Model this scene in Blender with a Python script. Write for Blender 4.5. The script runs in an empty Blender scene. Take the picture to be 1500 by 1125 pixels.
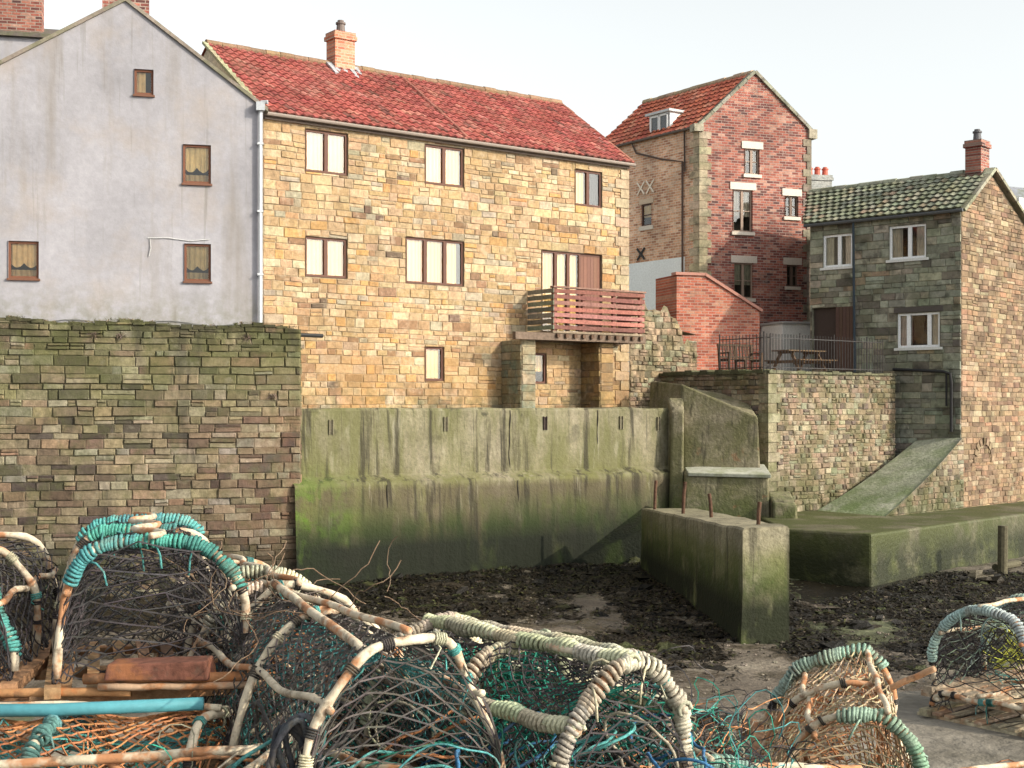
import bpy, math, random
from mathutils import Vector as V, Matrix, noise
random.seed(7)
rnd=random.random
def U(a,b): return a+(b-a)*rnd()
sc=bpy.context.scene
sc.view_settings.view_transform='Standard'
try: sc.view_settings.look='None'
except: pass
sc.view_settings.exposure=0
# ------------------------------------------------------------------ mesh builder
class MB:
    def __init__(s): s.v=[];s.f=[];s.c=[];s.m=[]
    def poly(s,pts,col=(.5,.5,.5),mi=0):
        n=len(s.v); s.v+=[tuple(p) for p in pts]; s.f.append(tuple(range(n,n+len(pts)))); s.c.append(col); s.m.append(mi)
    def hexa(s,b,t,col=(.5,.5,.5),mi=0):
        n=len(s.v); s.v+=[tuple(p) for p in b]+[tuple(p) for p in t]
        k=len(b)
        F=[tuple(range(n+k-1,n-1,-1)),tuple(range(n+k,n+2*k))]+[(n+i,n+(i+1)%k,n+k+(i+1)%k,n+k+i) for i in range(k)]
        for f in F: s.f.append(f); s.c.append(col); s.m.append(mi)
    def beam(s,p0,p1,w,h,col=(.5,.5,.5),mi=0):
        p0=V(p0);p1=V(p1);a=(p1-p0).normalized()
        sd=a.cross(V((0,0,1)))
        if sd.length<.05: sd=V((1,0,0))
        sd.normalize();up=sd.cross(a)
        sd=sd*w/2;up=up*h/2
        q=[-sd-up,sd-up,sd+up,-sd+up]
        s.hexa([p0+x for x in q],[p1+x for x in q],col,mi)
    def tube(s,pts,r,n=6,col=(.5,.5,.5),mi=0,cap=True,closed=False):
        pts=[V(p) for p in pts]
        m=len(pts)
        if m<2: return
        base=len(s.v)
        t=(pts[1]-pts[0]).normalized()
        a=t.cross(V((0,0,1)))
        if a.length<.1: a=t.cross(V((1,0,0)))
        a.normalize()
        for i,p in enumerate(pts):
            t=(pts[min(i+1,m-1)]-pts[max(i-1,0)])
            if t.length<1e-9: t=V((0,0,1))
            t.normalize()
            a=a-t*a.dot(t)
            if a.length<1e-6: a=t.orthogonal()
            a.normalize(); b=t.cross(a)
            rr=r(i/(m-1)) if callable(r) else r
            for k in range(n):
                an=2*math.pi*k/n
                s.v.append(tuple(p+a*(rr*math.cos(an))+b*(rr*math.sin(an))))
        for i in range(m-1):
            cc=col(i/(m-1)) if callable(col) else col
            for k in range(n):
                k2=(k+1)%n
                s.f.append((base+i*n+k,base+i*n+k2,base+(i+1)*n+k2,base+(i+1)*n+k)); s.c.append(cc); s.m.append(mi)
        if cap:
            cc=col(0) if callable(col) else col
            s.f.append(tuple(base+k for k in range(n-1,-1,-1))); s.c.append(cc); s.m.append(mi)
            s.f.append(tuple(base+(m-1)*n+k for k in range(n))); s.c.append(cc); s.m.append(mi)
    def build(s,name,mats,parent=None,smooth=False,bevel=0):
        me=bpy.data.meshes.new(name); me.from_pydata(s.v,[],s.f)
        for m in (mats if isinstance(mats,(list,tuple)) else [mats]): me.materials.append(m)
        at=me.color_attributes.new('Col','FLOAT_COLOR','CORNER')
        buf=[]
        for f,c in zip(s.f,s.c): buf+=[c[0],c[1],c[2],1.0]*len(f)
        at.data.foreach_set('color',buf)
        me.polygons.foreach_set('material_index',s.m)
        if smooth: me.polygons.foreach_set('use_smooth',[True]*len(s.f))
        me.update()
        ob=bpy.data.objects.new(name,me); sc.collection.objects.link(ob)
        if parent: ob.parent=parent
        if bevel:
            b=ob.modifiers.new('bev','BEVEL'); b.width=bevel; b.segments=2; b.limit_method='ANGLE'
        return ob
def empty(name,mat=None):
    e=bpy.data.objects.new(name,None); e.empty_display_size=.2; sc.collection.objects.link(e)
    if mat is not None: e.matrix_world=mat
    return e
class Fr:
    def __init__(s,o,d):
        s.o=o; l=math.hypot(*d); s.d=(d[0]/l,d[1]/l); s.n=(s.d[1],-s.d[0])
    def P(s,u,z,o=0): return V((s.o[0]+s.d[0]*u+s.n[0]*o, s.o[1]+s.d[1]*u+s.n[1]*o, z))
    def box(s,mb,u0,u1,z0,z1,o0,o1,col=(.5,.5,.5),mi=0):
        mb.hexa([s.P(u0,z0,o1),s.P(u1,z0,o1),s.P(u1,z0,o0),s.P(u0,z0,o0)],[s.P(u0,z1,o1),s.P(u1,z1,o1),s.P(u1,z1,o0),s.P(u0,z1,o0)],col,mi)
def jit(c,a=.12,h=.05):
    k=1+U(-a,a); return tuple(max(0,x*k*(1+U(-h,h))) for x in c)
def sheet(mb,fr,u0,u1,zb,zt,holes=(),out=0,col=(.4,.35,.28),mi=0,breaks=(),reveal=.14):
    us=sorted(set([u0,u1]+[x for h in holes for x in h[:2] if u0<x<u1]+[b for b in breaks if u0<b<u1]))
    for a,b in zip(us[:-1],us[1:]):
        m=(a+b)/2
        hs=sorted([h for h in holes if h[0]<m<h[1]],key=lambda h:h[2])
        za=(zb,zb)
        for h in hs:
            mb.poly([fr.P(a,za[0],out),fr.P(b,za[1],out),fr.P(b,h[2],out),fr.P(a,h[2],out)],col,mi); za=(h[3],h[3])
        mb.poly([fr.P(a,za[0],out),fr.P(b,za[1],out),fr.P(b,zt(b),out),fr.P(a,zt(a),out)],col,mi)
    for h in holes:
        a,b,c,d=h[:4]
        for q in ([(a,c),(b,c)],[(b,c),(b,d)],[(b,d),(a,d)],[(a,d),(a,c)]):
            mb.poly([fr.P(*q[0],out+.03),fr.P(*q[0],-reveal),fr.P(*q[1],-reveal),fr.P(*q[1],out+.03)],tuple(x*.9 for x in col),mi)
def pick(pal):
    r=rnd()*sum(p[0] for p in pal)
    for w,c in pal:
        r-=w
        if r<=0: return c
    return pal[-1][1]
def stones(mb,fr,u0,u1,z0,zt,ztmax,holes,ch,ln,pal,mi=0,gap=.014,pr=(.01,.035),jt=.012,colf=None,ja=.12):
    z=z0
    while z<ztmax-.03:
        h=U(*ch); zb=z+h
        us=sorted(set([u0,u1]+[x for q in holes if q[2]<zb and q[3]>z for x in q[:2] if u0<x<u1]))
        for a,b in zip(us[:-1],us[1:]):
            m=(a+b)/2; rng=[(z,zb)]
            for q in holes:
                if q[0]<m<q[1] and q[2]<zb and q[3]>z:
                    nr=[]
                    for (p,r) in rng:
                        if q[2]>p+.05: nr.append((p,min(r,q[2])))
                        if q[3]<r-.05: nr.append((max(p,q[3]),r))
                    rng=nr
            for (za,zc) in rng:
                u=a
                while u<b-.001:
                    l=U(*ln)*(1.25 if h>ch[1]*.85 else 1)
                    if b-(u+l)<ln[0]*.6: l=b-u
                    v=u+l
                    parts=[(za,zc)]
                    if zc-za>ch[0]*1.3 and rnd()<.15: mm=za+(zc-za)*U(.4,.6); parts=[(za,mm),(mm,zc)]
                    for (pa,pb) in parts:
                        t0,t1=min(pb,zt(u)),min(pb,zt(v))
                        if min(t0,t1)-pa<.03 : continue
                        c=pick(pal)
                        if colf: c=colf(c,(u+v)/2,(pa+pb)/2)
                        c=jit(c,ja,.05)
                        g=gap*U(.5,1.1); o=U(*pr); J=lambda:U(-jt,jt)
                        wv=lambda x,zz:.022*noise.noise(V((x*1.3,zz*1.3,5)))
                        O=[(u+g*.4,pa+g*.4),(v-g*.4,pa+g*.4),(v-g*.4,t1-g*.4),(u+g*.4,t0-g*.4)]
                        I=[(u+g+.006+abs(J()),pa+g+abs(J())*.7),(v-g-.006-abs(J()),pa+g+abs(J())*.7),(v-g-.006-abs(J()),t1-g-abs(J())*.7),(u+g+.006+abs(J()),t0-g-abs(J())*.7)]
                        n=len(mb.v)
                        for (x,y) in O: mb.v.append(tuple(fr.P(x,y+wv(x,y),.002)))
                        tl=U(-.006,.006)
                        for k,(x,y) in enumerate(I): mb.v.append(tuple(fr.P(x,y+wv(x,y),o+tl*(1 if k<2 else -1))))
                        for f in ((4,5,6,7),(0,1,5,4),(1,2,6,5),(2,3,7,6),(3,0,4,7)):
                            mb.f.append(tuple(n+i for i in f)); mb.c.append(c); mb.m.append(mi)
                    u=v
        z=zb
# ------------------------------------------------------------------ materials
class NT:
    def __init__(s,name):
        s.m=bpy.data.materials.new(name); s.m.use_nodes=True; s.t=s.m.node_tree
        s.b=s.t.nodes['Principled BSDF']; s.geo=s.t.nodes.new('ShaderNodeNewGeometry'); s.pos=s.geo.outputs['Position']
        sp=s.t.nodes.new('ShaderNodeSeparateXYZ'); s.t.links.new(s.pos,sp.inputs[0]); s.z=sp.outputs[2]; s.x=sp.outputs[0]
    def n(s,ty,**k):
        x=s.t.nodes.new(ty)
        for a,b in k.items(): setattr(x,a,b)
        return x
    def l(s,a,b): s.t.links.new(a,b)
    def noise(s,scale,detail=4,rough=.55,stretch=None,dist=0):
        x=s.n('ShaderNodeTexNoise'); x.inputs['Scale'].default_value=scale; x.inputs['Detail'].default_value=detail
        x.inputs['Roughness'].default_value=rough; x.inputs['Distortion'].default_value=dist
        if stretch:
            m=s.n('ShaderNodeVectorMath',operation='MULTIPLY'); m.inputs[1].default_value=stretch; s.l(s.pos,m.inputs[0]); s.l(m.outputs[0],x.inputs['Vector'])
        else: s.l(s.pos,x.inputs['Vector'])
        return x.outputs['Fac']
    def mr(s,v,a,b,c=0,d=1):
        x=s.n('ShaderNodeMapRange'); x.clamp=True
        s.l(v,x.inputs['Value'])
        for k,q in zip(('From Min','From Max','To Min','To Max'),(a,b,c,d)): x.inputs[k].default_value=q
        return x.outputs[0]
    def math(s,op,a,b):
        x=s.n('ShaderNodeMath',operation=op)
        for i,q in enumerate((a,b)):
            if isinstance(q,(int,float)): x.inputs[i].default_value=q
            else: s.l(q,x.inputs[i])
        return x.outputs[0]
    def mix(s,f,a,b,mode='MIX'):
        x=s.n('ShaderNodeMix',data_type='RGBA',blend_type=mode)
        for i,q in ((0,f),(6,a),(7,b)):
            if isinstance(q,(int,float)): x.inputs[i].default_value=q
            elif isinstance(q,tuple): x.inputs[i].default_value=(*q,1)
            else: s.l(q,x.inputs[i])
        return x.outputs[2]
    def mulv(s,col,v):
        c=s.n('ShaderNodeCombineColor')
        for i in range(3): s.l(v,c.inputs[i])
        return s.mix(1.0,col,c.outputs[0],'MULTIPLY')
    def ramp(s,v,stops,interp='LINEAR'):
        r=s.n('ShaderNodeValToRGB'); r.color_ramp.interpolation=interp
        e=r.color_ramp.elements
        while len(e)>1: e.remove(e[-1])
        e[0].position=stops[0][0]; e[0].color=(*stops[0][1],1)
        for p,c in stops[1:]:
            q=e.new(p); q.color=(*c,1)
        s.l(v,r.inputs[0]); return r.outputs[0]
    def overlay(s,col,ov):
        for o in ov:
            nz=s.noise(o.get('scale',1.5),o.get('detail',4),.64,o.get('stretch'))
            f=s.mr(nz,*o.get('thr',(.45,.6)))
            if 'z' in o: f=s.math('MULTIPLY',f,s.mr(s.z,*o['z']))
            if 'x' in o: f=s.math('MULTIPLY',f,s.mr(s.x,*o['x']))
            f=s.math('MULTIPLY',f,o.get('amt',.8))
            col=s.mix(f,col,o['c'])
        return col
    def fin(s,col,rough=.9,bump=.4,bscale=30,bdist=.01,height=None,spec=.3,bdetail=4):
        s.l(col,s.b.inputs['Base Color']) if not isinstance(col,tuple) else setattr(s.b.inputs['Base Color'],'default_value',(*col,1))
        if isinstance(rough,(int,float)): s.b.inputs['Roughness'].default_value=rough
        else: s.l(rough,s.b.inputs['Roughness'])
        s.b.inputs['Specular IOR Level'].default_value=spec
        if bump:
            h=s.noise(bscale,bdetail,.6)
            if height is not None: h=s.math('ADD',s.math('MULTIPLY',h,.6),height)
            bp=s.n('ShaderNodeBump'); bp.inputs['Strength'].default_value=bump; bp.inputs['Distance'].default_value=bdist
            s.l(h,bp.inputs['Height']); s.l(bp.outputs[0],s.b.inputs['Normal'])
        return s.m
def vmat(name,var=(.72,1.25),ns=9,big=(.85,1.12),bs=.6,ov=(),rough=.9,bump=.5,bscale=25,bdist=.012,spec=.25,col=None):
    N=NT(name)
    if col is None:
        a=N.n('ShaderNodeAttribute',attribute_name='Col'); c=a.outputs['Color']
    else:
        r=N.n('ShaderNodeRGB'); r.outputs[0].default_value=(*col,1); c=r.outputs[0]
    c=N.mulv(c,N.mr(N.noise(ns,5,.68),.3,.7,*var))
    c=N.mulv(c,N.mr(N.noise(bs,3,.5),.3,.7,*big))
    c=N.overlay(c,ov)
    return N.fin(c,rough,bump,bscale,bdist,spec=spec)
def brickmat(name,d,stops,mortar,bw=.235,rh=.08,ov=(),ms=.012,mfac=.85):
    N=NT(name)
    dp=N.n('ShaderNodeVectorMath',operation='DOT_PRODUCT'); N.l(N.pos,dp.inputs[0]); dp.inputs[1].default_value=(d[0],d[1],0)
    cb=N.n('ShaderNodeCombineXYZ'); N.l(dp.outputs['Value'],cb.inputs[0]); N.l(N.z,cb.inputs[1])
    br=N.n('ShaderNodeTexBrick'); N.l(cb.outputs[0],br.inputs['Vector'])
    br.inputs['Color1'].default_value=(0,0,0,1); br.inputs['Color2'].default_value=(1,1,1,1); br.inputs['Mortar'].default_value=(.5,.5,.5,1)
    br.inputs['Scale'].default_value=1; br.inputs['Brick Width'].default_value=bw; br.inputs['Row Height'].default_value=rh; br.inputs['Mortar Size'].default_value=ms
    br.inputs['Mortar Smooth'].default_value=.2
    c=N.ramp(br.outputs['Color'],stops)
    c=N.mulv(c,N.mr(N.noise(14,5,.6),.3,.7,.7,1.3))
    c=N.mix(N.math('MULTIPLY',br.outputs['Fac'],mfac),c,mortar)
    c=N.mulv(c,N.mr(N.noise(.7,4,.6),.3,.7,.7,1.2))
    c=N.overlay(c,ov)
    return N.fin(c,.92,.6,40,.012,height=N.math('MULTIPLY',br.outputs['Fac'],-1.0),spec=.2)
m_sand=vmat('sandstone_rubble',var=(.62,1.3),ns=11,big=(.80,1.15),bump=.9,bdist=.016,ov=[dict(c=(.12,.075,.045),scale=2.2,thr=(.55,.72),amt=.45,stretch=(1,1,.6)),dict(c=(.50,.41,.30),scale=4,thr=(.54,.70),amt=.4),
   dict(c=(.37,.20,.07),z=(2.8,0.5),scale=.8,thr=(.42,.6),amt=.45),dict(c=(.05,.055,.025),z=(1.0,-.1),scale=3,thr=(.40,.6),amt=.65)])
m_wallS=vmat('mossy_wall_stone',var=(.55,1.32),bump=1,bdist=.018,ov=[dict(c=(.080,.088,.026),z=(-.8,1.4),scale=1.1,thr=(.35,.57),amt=.68),dict(c=(.025,.022,.014),z=(1.0,1.85),scale=3,thr=(.38,.56),amt=.7),
   dict(c=(.060,.064,.024),scale=2.4,thr=(.48,.66),amt=.55),dict(c=(.24,.22,.17),scale=3.6,thr=(.60,.72),amt=.35),dict(c=(.18,.09,.06),x=(-7.5,-5),z=(1,-.6),scale=1.6,thr=(.42,.6),amt=.5),dict(c=(.03,.027,.022),scale=1.4,stretch=(1.2,1.2,.25),thr=(.56,.68),amt=.5),dict(c=(.012,.015,.007),z=(-2.8,-3.8),scale=2,thr=(.3,.5),amt=.88)])
m_terr=vmat('terrace_rubble_stone',var=(.60,1.3),bump=1,bdist=.016,ov=[dict(c=(.08,.083,.03),scale=1.6,thr=(.44,.62),amt=.55),dict(c=(.035,.042,.013),z=(-1.3,-2.8),scale=2,thr=(.33,.55),amt=.75),dict(c=(.04,.037,.024),z=(.2,.95),scale=3,thr=(.4,.6),amt=.55)])
m_house=vmat('weathered_grey_stone',bump=.9,ov=[dict(c=(.085,.10,.055),scale=1.6,thr=(.46,.62),amt=.45),dict(c=(.035,.032,.026),scale=3,thr=(.52,.66),amt=.55)])
m_gable=vmat('brown_rubble_stone',bump=.9,ov=[dict(c=(.05,.038,.028),scale=1.3,thr=(.46,.65),amt=.6)])
m_render=vmat('grey_render',col=(.305,.297,.325),var=(.88,1.08),ns=6,big=(.80,1.12),bs=.45,bump=.4,bscale=14,
   ov=[dict(c=(.19,.165,.14),scale=1.2,stretch=(1,1,.12),thr=(.53,.70),amt=.55),dict(c=(.31,.245,.185),scale=.6,thr=(.5,.72),amt=.42),dict(c=(.13,.12,.10),scale=3.0,stretch=(1.5,1.5,.06),thr=(.60,.72),amt=.5),dict(c=(.14,.135,.085),z=(2.9,1.7),scale=4,thr=(.38,.6),amt=.65)])
def conc(name,base,ov,rough=.85): return vmat(name,col=base,var=(.68,1.27),ns=9,big=(.68,1.2),bs=.9,bump=1,bscale=12,bdist=.028,ov=ov,rough=rough)
m_conc=conc('algae_shade_concrete',(.205,.18,.125),[
   dict(c=(.095,.096,.034),scale=.8,stretch=(1,1,.35),thr=(.38,.58),amt=.8),
   dict(c=(.27,.25,.18),scale=2.5,stretch=(1,1,.3),thr=(.57,.69),amt=.45),
   dict(c=(.115,.115,.034),z=(-1.2,-1.75),scale=1.5,thr=(.38,.58),amt=.5),
   dict(c=(.065,.050,.033),z=(-1.85,-2.05),scale=1.2,stretch=(1,1,.35),thr=(.30,.50),amt=.75),
   dict(c=(.095,.098,.030),z=(-1.9,-2.5),scale=1.1,thr=(.52,.62),amt=.5),
   dict(c=(.026,.022,.015),scale=2.6,stretch=(1.6,1.6,.10),thr=(.52,.64),amt=.8),
   dict(c=(.26,.24,.18),scale=3.4,stretch=(1.6,1.6,.14),thr=(.61,.69),amt=.4),
   dict(c=(.024,.024,.016),scale=1.5,z=(-1.3,-.1),thr=(.58,.65),amt=.8,detail=8),
   dict(c=(.016,.016,.009),z=(-1.9,-2.9),x=(-1.2,1.8),scale=.9,thr=(.30,.52),amt=.8),  # wall's shadow zone towards the right, painted into the concrete colour
   dict(c=(.028,.046,.008),z=(-2.2,-3.0),scale=1.3,stretch=(1,1,.5),thr=(.34,.54),amt=.85),
   dict(c=(.075,.14,.012),z=(-1.3,-2.3),x=(-3.4,-4.9),scale=1.9,thr=(.44,.60),amt=.85),
   dict(c=(.007,.009,.005),z=(-2.6,-3.4),scale=1.1,stretch=(1,1,.4),thr=(.26,.46),amt=.96)])
m_pier=conc('pier_concrete',(.245,.22,.15),[
   dict(c=(.11,.115,.034),z=(-2.4,-2.9),scale=1,thr=(.3,.5),amt=.7),
   dict(c=(.045,.07,.010),z=(-2.7,-3.3),scale=1.6,thr=(.32,.5),amt=.75),
   dict(c=(.036,.032,.022),scale=2.6,stretch=(1.6,1.6,.10),thr=(.54,.66),amt=.7),
   dict(c=(.009,.011,.005),z=(-3.1,-3.8),scale=1.2,stretch=(1,1,.5),thr=(.3,.45),amt=.93)])
m_cream=conc('buttress_concrete',(.235,.205,.14),[dict(c=(.105,.105,.042),scale=1.2,thr=(.40,.6),amt=.75),dict(c=(.05,.07,.015),z=(-1.9,-2.8),scale=1.5,thr=(.35,.5),amt=.75),dict(c=(.25,.12,.06),scale=2,thr=(.63,.7),amt=.5),dict(c=(.036,.032,.022),scale=2.6,stretch=(1.6,1.6,.10),thr=(.54,.66),amt=.7)])
m_slip=conc('slipway_concrete',(.33,.335,.26),[dict(c=(.12,.16,.06),scale=1.2,thr=(.43,.62),amt=.6),dict(c=(.07,.12,.022),z=(-1.8,-3),scale=1.5,thr=(.35,.5),amt=.65)])
m_plat=conc('quay_base_concrete',(.12,.11,.07),[dict(c=(.050,.060,.015),scale=.8,thr=(.35,.52),amt=.85),dict(c=(.013,.016,.006),z=(-3.0,-3.7),scale=1.5,thr=(.3,.5),amt=.9)],.6)
m_tile=vmat('clay_pantile',var=(.7,1.28),ns=12,big=(.82,1.12),bs=1,bump=.4,rough=.8,ov=[dict(c=(.12,.085,.055),scale=2.5,thr=(.57,.72),amt=.45),dict(c=(.30,.17,.13),scale=1.2,thr=(.5,.7),amt=.35)])
m_tileG=vmat('mossy_pantile',var=(.7,1.25),ns=10,big=(.8,1.2),bs=1,bump=.3,ov=[dict(c=(.10,.11,.055),scale=2,thr=(.45,.6),amt=.6)])
m_v=vmat('painted_parts',var=(.85,1.1),ns=20,big=(.95,1.05),bump=.15,rough=.6)
m_wood=vmat('weathered_timber',var=(.55,1.35),ns=14,big=(.85,1.15),bump=.5,bscale=40)
m_iron=vmat('black_iron',col=(.03,.027,.027),var=(.7,1.5),bump=.1,rough=.5)
m_rust=vmat('rusty_iron',col=(.09,.048,.03),var=(.5,1.4),bump=.5)
m_lead=vmat('lead_flashing',col=(.30,.31,.33),bump=.2,rough=.5)
RED=[(0,(.08,.04,.04)),(.25,(.18,.06,.05)),(.55,(.28,.09,.068)),(.8,(.33,.125,.09)),(1,(.38,.22,.17))]
ORG=[(0,(.36,.17,.11)),(.3,(.54,.29,.18)),(.7,(.64,.38,.25)),(1,(.70,.50,.37))]
def glassmat():
    N=NT('window_glass'); t=N.t
    tr=N.n('ShaderNodeBsdfTransparent'); gl=N.n('ShaderNodeBsdfGlossy'); gl.inputs['Roughness'].default_value=.03
    tr.inputs[0].default_value=(.96,.95,.9,1)
    fz=N.n('ShaderNodeFresnel'); fz.inputs[0].default_value=1.45
    mx=N.n('ShaderNodeMixShader'); N.l(N.mr(fz.outputs[0],0,1,.04,1),mx.inputs[0]); N.l(tr.outputs[0],mx.inputs[1]); N.l(gl.outputs[0],mx.inputs[2])
    bp=N.n('ShaderNodeBump'); bp.inputs['Strength'].default_value=.08; bp.inputs['Distance'].default_value=.02; N.l(N.noise(2.5,2),bp.inputs['Height']); N.l(bp.outputs[0],gl.inputs['Normal'])
    out=t.nodes['Material Output']; N.l(mx.outputs[0],out.inputs[0]); return N.m
m_glass=glassmat()
m_cloth=vmat('curtain_cloth',var=(.72,1.15),ns=3.5,bump=0)
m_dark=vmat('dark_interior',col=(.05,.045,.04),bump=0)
BROWN=(.10,.042,.028); WHITE=(.72,.73,.74); CREAM=(.64,.45,.20)  # CREAM curtains also carry the panes' warm reflections as painted colour
class Bld:
    def __init__(s,name):
        s.e=empty(name); s.fr=MB(); s.gl=MB(); s.cu=MB(); s.dk=MB(); s.tr=MB()
    def window(s,F,u0,u1,z0,z1,n=2,c=BROWN,cur=1,rec=.05,ft=.06,bars=0,cc=CREAM,splits=None):
        o1=-rec+.03;o0=-rec-.03
        F.box(s.fr,u0,u1,z0,z0+ft,o0,o1,c);F.box(s.fr,u0,u1,z1-ft,z1,o0,o1,c)
        F.box(s.fr,u0,u0+ft,z0+ft,z1-ft,o0,o1,c);F.box(s.fr,u1-ft,u1,z0+ft,z1-ft,o0,o1,c)
        xs=splits or [u0+(u1-u0)*k/n for k in range(1,n)]
        for x in xs: F.box(s.fr,x-ft*.85,x+ft*.85,z0+ft,z1-ft,o0,o1+.006,c)
        for k in range(bars):
            zz=z0+(z1-z0)*(k+1)/(bars+1); F.box(s.fr,u0+ft,u1-ft,zz-.015,zz+.015,o0+.01,o1-.008,c)
        s.gl.poly([F.P(u0+ft,z0+ft,-rec-.005),F.P(u1-ft,z0+ft,-rec-.005),F.P(u1-ft,z1-ft,-rec-.005),F.P(u0+ft,z1-ft,-rec-.005)])
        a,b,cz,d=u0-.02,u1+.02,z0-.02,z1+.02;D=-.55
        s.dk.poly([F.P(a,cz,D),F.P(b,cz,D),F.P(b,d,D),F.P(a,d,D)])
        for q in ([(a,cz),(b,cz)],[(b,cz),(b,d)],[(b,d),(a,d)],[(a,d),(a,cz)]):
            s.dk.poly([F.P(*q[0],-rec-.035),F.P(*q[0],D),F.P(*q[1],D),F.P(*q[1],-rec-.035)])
        def curtain(a,b,z0,z1,o,amp=.02,wl=.11,col=cc,scal=0):
            k=max(4,int((b-a)/.02)); ph=U(0,6)
            pts=[(a+(b-a)*i/k,o+amp*math.sin(ph+(a+(b-a)*i/k)*6.28/wl+.8*math.sin(i*.3)),z0-scal*abs(math.sin(math.pi*2*i/k))) for i in range(k+1)]
            c1=jit(col,.12,.04)
            for (x,p,za),(y,q,zb) in zip(pts[:-1],pts[1:]):
                s.cu.poly([F.P(x,za,p),F.P(y,zb,q),F.P(y,z1,q),F.P(x,z1,p)],c1)
        w=u1-u0
        if cur==1:
            edges=[u0]+xs+[u1]
            for a,b in zip(edges[:-1],edges[1:]):
                if rnd()<.93: curtain(a+.04,b-.04-(U(0,.14) if rnd()<.5 else 0),z0+.03,z1-.03,-rec-.06,amp=.012)
        elif cur==2:
            curtain(u0+.03,u0+w*.32,z0+.03,z1-.03,-rec-.07); curtain(u1-w*.3,u1-.03,z0+.03,z1-.03,-rec-.07)
        elif cur==3:
            curtain(u0+.03,u1-.03,z0+(z1-z0)*.42,z1-.04,-rec-.06,scal=(z1-z0)*.12); curtain(u0+.03,u1-.03,z0+.04,z0+(z1-z0)*.25,-rec-.15,col=tuple(x*.7 for x in cc))
        elif cur==4: curtain(u0+.03,u1-.03,z0+.04+(z1-z0)*.35,z1-.04,-rec-.06)
    def done(s):
        for mb,nm,mt in ((s.fr,'window_frames',m_v),(s.gl,'window_glass',m_glass),(s.cu,'curtains',m_cloth),(s.dk,'window_interiors',m_dark),(s.tr,'trim',m_v)):
            if mb.f: mb.build(nm,mt,s.e)
def pantile(mb,P0,du,vs,L,S,cf,w=.24,h=.30,amp=.035,sk=0):
    P0=V(P0);du=V(du).normalized();vs=V(vs).normalized();nn=du.cross(vs).normalized()
    if nn.z<0: nn=-nn
    K=6;rows=max(1,round(S/h));h=S/rows
    prof=[(k/K,amp*(.5+.5*math.cos(2*math.pi*(k/K-.3)))**1.3) for k in range(K+1)]
    for j in range(rows):
        st=sk*(j/rows); cnt=int((L-st)/w+.5); w2=(L-st)/cnt
        for i in range(cnt):
            c=cf(i*w2+st,j/rows); n=len(mb.v); du_=st+i*w2+U(-.006,.006); dv=U(-.012,.012); lf=U(0,.012)
            sag=.04*noise.noise(V((i*.09,j*.12,2)))
            for (v,lift) in ((j*h-.035+dv,.004),(j*h-.035+dv,.046+lf),((j+1)*h,.004)):
                for (a,hh) in prof: mb.v.append(tuple(P0+du*(du_+a*w2)+vs*v+nn*(lift+hh+sag)))
            for r in range(2):
                for k in range(K):
                    q=n+r*(K+1)+k
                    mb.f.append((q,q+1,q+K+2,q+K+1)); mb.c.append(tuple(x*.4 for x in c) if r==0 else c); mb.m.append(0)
    dn=nn*.05
    mb.poly([P0-dn,P0+du*L-dn,P0+du*L+vs*S-dn,P0+du*sk+vs*S-dn],(.08,.04,.03))
def ridge(mb,p0,p1,r,col,step=.42):
    p0=V(p0);p1=V(p1);n=max(1,int((p1-p0).length/step))
    for i in range(n):
        a=p0.lerp(p1,i/n);b=p0.lerp(p1,(i+.97)/n); dz=V((0,0,U(-.012,.012)))
        mb.tube([a+dz,b+dz],r*U(.92,1.08),8,jit(col,.2,.05))
def redtile(u,v): return jit(pick([(5,(.35,.088,.075)),(3,(.39,.115,.095)),(2,(.28,.07,.06)),(1,(.41,.165,.13)),(.6,(.19,.075,.06))]),.15,.05)
def chimney(e,c,w,d,z0,z1,ang,mat,pots=1,potcol=(.35,.16,.09),name='chimney_stack'):
    mb=MB();F=Fr((c[0]-math.cos(ang)*w/2,c[1]-math.sin(ang)*w/2),(math.cos(ang),math.sin(ang)))
    F.box(mb,0,w,z0,z1-.22,-d/2,d/2); F.box(mb,-.05,w+.05,z1-.22,z1-.10,-d/2-.05,d/2+.05); F.box(mb,-.02,w+.02,z1-.10,z1,-d/2-.02,d/2+.02)
    mb.build(name,mat,e)
    p=MB()
    for k in range(pots):
        x=w*(k+.5)/pots;q=F.P(x,z1,0)
        for (ra,rb,za,zb) in ((.13,.11,0,.25),(.14,.14,.25,.30),(.09,.09,.30,.36)):
            p.tube([q+V((0,0,za)),q+V((0,0,zb))],lambda t,ra=ra,rb=rb:ra+(rb-ra)*t,12,potcol)
    if pots: p.build('chimney_pots',m_v,e)
# ================================================================== MAIN SANDSTONE BUILDING
M=Fr((-6.02,33.0),(.8026,.5965)); LM=11.72; EZ=7.1
B=Bld('sandstone_warehouse_house')
holesM=[(1.14,2.34,5.80,6.85,2,1),(4.65,5.89,5.84,6.88,2,1),(9.72,10.72,5.72,6.74,2,1),(1.14,2.32,3.21,4.20,2,1),(4.06,5.89,3.20,4.40,3,1),
 (8.52,10.72,2.05,4.36,4,1),(4.65,5.25,.67,1.56,1,1),(8.19,8.69,.63,1.48,1,4)]
ztM=lambda u:EZ
wall=MB()
sheet(wall,M,0,LM,-.2,ztM,holesM,0,(.31,.25,.17),reveal=.12)
palM=[(5,(.36,.24,.13)),(4,(.395,.285,.17)),(3,(.32,.215,.12)),(2,(.43,.34,.225)),(2,(.375,.265,.165)),(1.1,(.22,.135,.08)),(1.4,(.39,.225,.095)),(.4,(.13,.09,.065)),(1.5,(.30,.25,.18))]
stones(wall,M,0,LM,-.12,ztM,EZ-.05,holesM,(.12,.24),(.18,.5),palM,pr=(.008,.03),gap=.016)
z=-.1;k=0
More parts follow.
